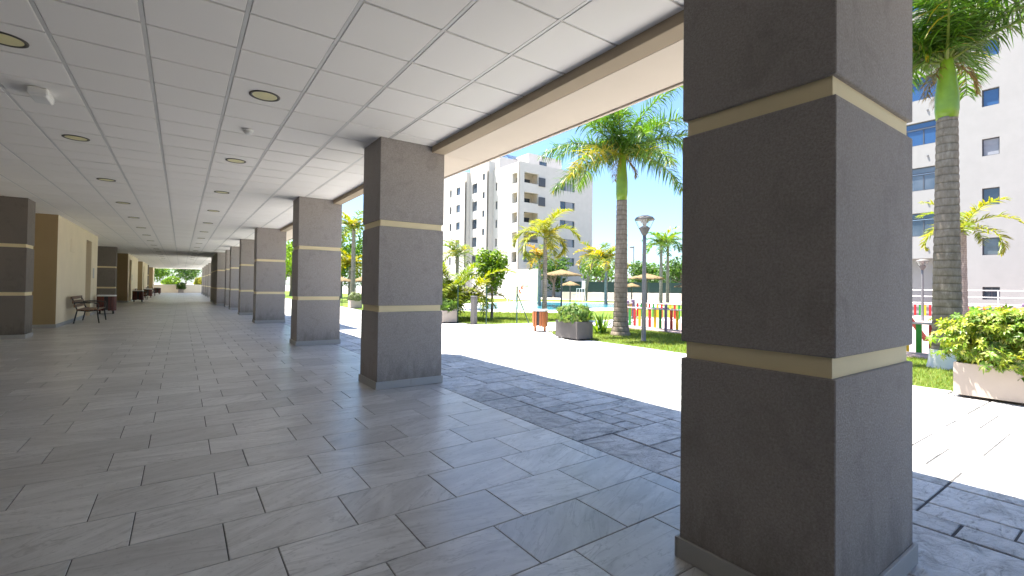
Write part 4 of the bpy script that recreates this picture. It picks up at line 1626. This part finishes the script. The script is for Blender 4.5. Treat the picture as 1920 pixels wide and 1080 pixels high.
parasol((19.85, 22.7, 0), 'largest thatched parasol behind the round bush', 1.28, 2.5)
parasol((28.4, 31.3, 0), 'small thatched parasol right of the largest one across the pool', 0.85, 1.95)
parasol((26.75, 21.55, 0), 'wide thatched parasol behind the lamp post', 1.22, 2.42)
parasol((35.3, 30.2, 0), 'small thatched parasol left of the lamp post', 0.78, 1.9)
parasol((39.4, 27.3, 0), 'thatched parasol partly hidden by the nearest column', 0.9, 1.95)
parasol((10.0, 37.2, 0), 'left thatched parasol seen between the second and third columns', 0.9, 2.0)
parasol((11.35, 36.1, 0), 'right thatched parasol seen between the second and third columns', 0.75, 2.0)

# lifeguard chair, mast, court fence, pool ladder
gc = empty('lifeguard_chair', (29.2, 30.8, 0), rad(200), 'white lifeguard chair across the pool', 'chair')
for x, y_ in ((-.35, -.35), (.35, -.35), (-.35, .35), (.35, .35)):
    MB().tube([(x, y_, 0), (x * .7, y_ * .7, 1.25)], 0.03, 6).build('leg', 'white_paint', gc)
BOX('seat', 'white_paint', gc, -.3, .3, -.3, .3, 1.25, 1.3, b=.01)
BOX('backrest', 'white_paint', gc, -.3, .3, .26, .31, 1.3, 1.95, b=.01)
BOX('platform', 'white_paint', gc, -.35, .35, -.65, -.30, 0.7, 0.75, b=.01)
mp = empty('floodlight_mast', (66.5, 56.5, 0), 0, 'thin grey floodlight mast above the far trees', 'mast')
MB().tube([(0, 0, 0), (0, 0, 9.0)], [0.12, 0.07], 8).build('pole', 'grey_metal', mp)
BOX('floodlight', 'grey_metal', mp, -0.9, -0.1, -0.2, 0.2, 8.6, 8.85, b=.02)
cf = empty('court_fence', (35.5, 40.5, 0), 0, 'dark green screened fence of the sports court behind the parasols', 'fence')
a, b = np.array((35.5, 40.5)), np.array((56.0, 26.5))
L = np.linalg.norm(b - a)
an = math.atan2(b[1] - a[1], b[0] - a[0])
cf.rotation_euler.z = an
for k in range(11):
    MB().tube([(L * k / 10, 0, 0), (L * k / 10, 0, 2.6)], 0.035, 6).build('post', 'green_metal', cf)
for k in range(10):
    BOX('screen', 'screen_green', cf, L * k / 10 + .04, L * (k + 1) / 10 - .04, -0.006, 0.006, 0.85, 2.05)
wm = MB()
for k in range(int(L / 0.12)):
    wm.box(k * .12, k * .12 + .004, -.012, -.008, 2.05, 2.6)
for z in np.linspace(2.1, 2.6, 5):
    wm.box(0, L, -.012, -.008, z, z + .004)
wm.build('wire_mesh', 'green_metal', cf)['kind'] = 'stuff'
lw_ = BOX('low_wall', 'garden_wall', None, 0, L, -0.35, -0.15, 0, 0.84, b=.01)
lw_.location = (35.5, 40.5, 0)
lw_.rotation_euler.z = an
tag(lw_, 'low pale wall in front of the dark sports court fence', 'wall')
pl = empty('pool_ladder', (18.9, 27.0, 0), rad(30), 'steel pool ladder rails at the left side of the pool', 'ladder')
for y_ in (-.25, .25):
    MB().tube([(0, y_, 0), (0.02, y_, 0.55), (0.12, y_, 0.7), (0.32, y_, 0.68), (0.42, y_, 0.5), (0.45, y_, 0.05)], 0.02, 8).build('rail', 'white_paint', pl, True)
SWL = 4.55
sw_ = empty('shower_wall', (28.1, 40.2, 0), rad(-90), 'free standing cream wall with two small signs behind the pool', 'wall')
BOX('wall', 'garden_wall', sw_, 0, SWL, 0, 0.25, 0, 3.12, b=.01)
BOX('sign_plate', 'sign_grey', sw_, SWL * .40, SWL * .52, -0.02, -0.002, 1.45, 1.78, b=.004)
BOX('sign_plate', 'sign_grey', sw_, SWL * .56, SWL * .68, -0.02, -0.002, 1.45, 1.78, b=.004)
bxo = empty('wooden_box', (28.05, 39.75, 0), math.atan2(38.5 - 40.2, 30.46 - 28.1), 'small brown wooden cabinet at the left end of the cream wall', 'box')
BOX('cabinet', 'sign_brown', bxo, 0.05, 0.5, 0, 0.35, 0.05, 0.85, b=.01)
BOX('lid', 'sign_brown', bxo, 0.02, 0.53, -0.03, 0.38, 0.851, 0.90, b=.008)


# ------------------------------------------------------------------ buildings
def wall_with_holes(mb, axis, plane, thick, lo, hi, z0, z1, holes, sgn):
    """wall slab in a plane (axis 'x' or 'y'), cut by rectangular holes (a0,a1,zb,zt); built of boxes"""
    ea = sorted({lo, hi, *[h[0] for h in holes], *[h[1] for h in holes]})
    ez = sorted({z0, z1, *[h[2] for h in holes], *[h[3] for h in holes]})
    p0, p1 = sorted((plane, plane + sgn * thick))
    V, F, idx = [], [], {}

    def vid(a, z, p):
        k = (round(a, 4), round(z, 4), round(p, 4))
        if k not in idx:
            idx[k] = len(V)
            V.append((p, a, z) if axis == 'x' else (a, p, z))
        return idx[k]
    solid = lambda a, z: not any(h[0] < a < h[1] and h[2] < z < h[3] for h in holes)
    for a0, a1 in zip(ea[:-1], ea[1:]):
        for b0, b1 in zip(ez[:-1], ez[1:]):
            if not solid((a0 + a1) / 2, (b0 + b1) / 2):
                continue
            for p in (p0, p1):
                F.append((vid(a0, b0, p), vid(a1, b0, p), vid(a1, b1, p), vid(a0, b1, p)))
    for a0, a1, b0, b1 in holes:
        for q in ((a0, b0, a1, b0), (a1, b0, a1, b1), (a1, b1, a0, b1), (a0, b1, a0, b0)):
            F.append((vid(q[0], q[1], p0), vid(q[2], q[3], p0), vid(q[2], q[3], p1), vid(q[0], q[1], p1)))
    mb.add(V, F)


def window(parent, axis, plane, sgn, a0, a1, zb, zt, split=1, glass='glass', shutter=0.0, deep=0.14, fr=0.05):
    """window set `deep` behind the facade plane"""
    def bx(u0, u1, d0, d1, q0, q1):
        p0, p1 = sorted((plane + sgn * d0, plane + sgn * d1))
        return (p0, p1, u0, u1, q0, q1) if axis == 'x' else (u0, u1, p0, p1, q0, q1)
    mb = MB()
    e = 0.002
    mb.box(*bx(a0 + e, a1 - e, deep, deep + .06, zb + e, zb + fr)).box(*bx(a0 + e, a1 - e, deep, deep + .06, zt - fr, zt - e))
    mb.box(*bx(a0 + e, a0 + fr, deep, deep + .06, zb + fr, zt - fr)).box(*bx(a1 - fr, a1 - e, deep, deep + .06, zb + fr, zt - fr))
    for k in range(1, split):
        a = a0 + (a1 - a0) * k / split
        mb.box(*bx(a - fr * .5, a + fr * .5, deep + .002, deep + .058, zb + fr, zt - fr))
    w = mb.build('window', 'dark_frame', parent)
    for k in range(split):
        u0, u1 = a0 + (a1 - a0) * k / split + fr * .5, a0 + (a1 - a0) * (k + 1) / split - fr * .5
        MB().box(*bx(u0, u1, deep + .025, deep + .033, zb + fr * .8, zt - fr * .8)).build('pane', glass if not (shutter and k == 0) else 'shutter', w)
    if shutter and shutter < 1:
        MB().box(*bx(a0 + fr, a1 - fr, deep + .008, deep + .018, zt - (zt - zb) * shutter, zt - fr)).build('blind', 'shutter', w)
    return w


# --- building A, far behind the pool
A = empty('apartment_building', (0, 0, 0), 0, 'white apartment block with corner balconies behind the pool', 'building')
ST = 2.96
FLO = [4.85 + k * 2.965 for k in range(5)]     # window sill heights
holes, wins = [], []
for k, zb in enumerate(FLO):
    holes.append((48.5, 51.6, zb, zb + 1.24))
    holes.append((41.45, 44.12, zb + 0.25, zb + 1.80))
    wins.append((48.5, 51.6, zb, zb + 1.24))
mb = MB()
wall_with_holes(mb, 'y', 56.0, 0.35, 40.6, 55.6, 0, 20.0, holes, 1)
mb.build('wall', 'building_far', A)
for k, (a0, a1, zb, zt) in enumerate(wins):
    window(A, 'y', 56.0, 1, a0, a0 + 1.15, zb, zt, 2, 'glass', 0)
    o = BOX('panel', 'shutter', A, a0 + 1.16, a1 - .47, 56.06, 56.16, zb + .01, zt - .01)
    window(A, 'y', 56.0, 1, a1 - .46, a1, zb, zt, 1, 'glass', 0)
    # balcony recess behind the openings at the corner
    z0, z1 = zb + 0.25, zb + 1.80
    rb = BOX('balcony_back', 'building_inner', A, 40.96, 44.6, 58.2, 58.4, z0 - .9, z1 + .25)
    window(A, 'y', 58.2, -1, 41.6, 42.5, z0 - .5, z1 - .45, 2, 'glass', 0, deep=0.004)
    window(A, 'y', 58.2, -1, 43.0, 44.1, z0 - .85, z1 - .45, 2, 'glass', 0, deep=0.004)
    BOX('balcony_side', 'building_inner', A, 44.6, 44.75, 56.36, 58.4, z0 - .9, z1 + .25)
    BOX('balcony_floor', 'building_inner', A, 40.96, 44.6, 56.36, 58.2, z0 - 1.0, z0 - .9)
    BOX('balcony_ceiling', 'building_inner', A, 40.96, 44.6, 56.36, 58.2, z1 + .25, z1 + .35)
    if k >= 3:
        BOX('awning_box', 'dark_frame', A, 44.14, 45.35, 55.82, 55.998, zb + .0, zb + 1.32, b=.01)
    elif k == 1:
        BOX('railing', 'dark_frame', A, 42.6, 44.1, 56.02, 56.06, z0, z0 + .5)
    elif k == 0:
        window(A, 'y', 56.0, 1, 41.45, 42.6, z0, z1, 1, 'glass', 0)
# left faces
mb = MB()
h1 = [(56.6, 57.95, zb + 0.2, zb + 1.75) for zb in FLO] + [(62.0, 62.5, zb - .1, zb + 1.15) for zb in FLO]
wall_with_holes(mb, 'x', 40.6, 0.35, 56.36, 63.2, 0, 20.0, h1, 1)
mb.build('wall', 'building_far', A)
for zb in FLO:
    window(A, 'x', 40.6, 1, 62.0, 62.5, zb - .1, zb + 1.15)
mb = MB()
h2 = [(63.85, 64.55, zb + 1.75, zb + 2.8) for zb in FLO] + [(66.2, 67.8, zb + .05, zb + 1.65) for zb in FLO]
wall_with_holes(mb, 'x', 39.4, 0.35, 63.2, 68.5, 0, 21.4, h2, 1)
mb.box(39.76, 40.94, 63.2, 63.5, 0, 21.4)
mb.build('wall', 'building_far', A)
for zb in FLO:
    window(A, 'x', 39.4, 1, 63.85, 64.55, zb + 1.75, zb + 2.8)
    window(A, 'x', 39.4, 1, 66.2, 67.8, zb + .05, zb + 1.65, 2)
mb = MB()
h3 = [(70.15, 71.5, zb + .2, zb + 1.5) for zb in FLO] + [(73.2, 73.9, zb + .2, zb + 1.5) for zb in FLO]
wall_with_holes(mb, 'x', 38.4, 0.35, 68.52, 80.0, 0, 20.5, h3, 1)
mb.box(38.76, 39.7, 68.52, 68.85, 0, 20.5)
mb.build('wall', 'building_far', A)
for zb in FLO:
    window(A, 'x', 38.4, 1, 70.15, 71.5, zb + .2, zb + 1.5, 2)
    window(A, 'x', 38.4, 1, 73.2, 73.9, zb + .2, zb + 1.5)
mb = MB()
mb.box(40.96, 55.59, 56.36, 80, 19.2, 19.5).box(55.25, 55.6, 56.36, 80, 0, 20).box(39.76, 41, 63.5, 68.5, 20.6, 21.0).box(38.76, 41, 68.9, 80, 19.6, 19.9)
mb.build('roof', 'building_far', A)
ph = BOX('penthouse', 'building_far', A, 45.2, 52.2, 60, 68, 19.51, 22.9)
window(A, 'y', 60.0, -1, 47.4, 48.9, 21.3, 21.9, 1, deep=0.003)
BOX('penthouse', 'building_far', A, 41.3, 45.1, 62.5, 69, 19.51, 22.2)
for n_, x in enumerate((41.6, 43.4, 44.9)):
    mb = MB().add([(x, 63, 22.5), (x + 1.4, 63, 22.5), (x + 1.4, 64.4, 23.4), (x, 64.4, 23.4), (x, 63.05, 22.45), (x + 1.4, 63.05, 22.45), (x + 1.4, 64.45, 23.35), (x, 64.45, 23.35)],
                  [(0, 1, 2, 3), (7, 6, 5, 4), (0, 4, 5, 1), (1, 5, 6, 2), (2, 6, 7, 3), (3, 7, 4, 0)])
    pn = mb.build('solar_panel', 'glass', A)
    MB().tube([(x + .7, 64.2, 22.1), (x + .7, 64.2, 23.25)], 0.04, 6).build('strut', 'grey_metal', pn)

# --- building B, right behind the playground
B = empty('apartment_building', (38, 4, 0), 0, 'white apartment facade with square windows at the right edge', 'building')
B.location = (0, 0, 0)
FB = [3.52 + k * 2.88 for k in range(6)]
holes = []
for zb in FB:
    holes.append((5.85, 6.57, zb, zb + 1.0))
    holes.append((0.0, 1.6, zb, zb + 1.2))
    holes.append((-5.0, -3.4, zb, zb + 1.2))
    holes.append((8.40, 10.9, zb + 1.33, zb + 2.80))
holes.append((5.85, 6.57, 0.95, 1.68))
mb = MB()
holes = [h for h in holes if h[3] < 21.5]
lo_h = [h for h in holes if h[2] < 3.4]
hi_h = [h for h in holes if h[2] > 3.4]
wall_with_holes(mb, 'x', 38.0, 0.35, -14, 15.5, 3.45, 22.0, hi_h, 1)
wall_with_holes(mb, 'x', 38.0, 0.35, -14, 8.0, 0, 3.45, lo_h, 1)
mb.box(39.0, 39.3, 8.0, 15.5, 0, 3.45).box(38.36, 39.3, 8.0, 8.3, 0, 3.44).box(38.36, 39.3, 8.31, 15.49, 3.45, 3.6)
mb.box(38.36, 50, 15.15, 15.5, 0, 22)
mb.build('wall', 'building', B)
BOX('roof', 'building', B, 38.36, 50, -14, 15.14, 21.4, 21.7)
for h in holes:
    wide_ = (h[1] - h[0]) > 2
    if wide_:
        zmid = h[3] - 0.42
        window(B, 'x', 38.0, 1, h[0], h[1], h[2], zmid - .01, 3, 'glass_blue' if h[2] > 9 else 'glass')
        window(B, 'x', 38.0, 1, h[0], h[1], zmid + .01, h[3], 1, 'glass_blue' if h[2] > 9 else 'glass')
    elif h[2] > 12 and h[1] < 7 and h[0] > 5:
        window(B, 'x', 38.0, 1, *h, 1, 'glass_blue')
    elif h[2] < 3:
        window(B, 'x', 38.0, 1, *h, 2, 'glass')
    else:
        window(B, 'x', 38.0, 1, *h, 1, 'glass', 0.35 if h[2] > 8 else 0)
for zb in FB[:5]:
    MB().lathe([(0.05, 0), (0.05, 0.06)], 10).build('vent_cap', 'grey_metal', B, loc=(37.97, 9.0, zb + 0.55))
# white railing in front of building B
rl = empty('railing', (33.4, -10, 0), 0, 'thin white railing in front of the white facade at right', 'railing')
for z in (0.75, 1.1, 1.45):
    MB().tube([(0, 0, z), (0, 19, z)], 0.022, 6).build('rail', 'white_paint', rl)
for k in range(11):
    MB().tube([(0, 1.9 * k, 0), (0, 1.9 * k, 1.45)], 0.025, 6).build('post', 'white_paint', rl)
rw = BOX('low_wall', 'building', None, 33.55, 33.75, -10, 9, 0, 0.72, b=.01)
tag(rw, 'low white wall behind the thin railing at right', 'wall')
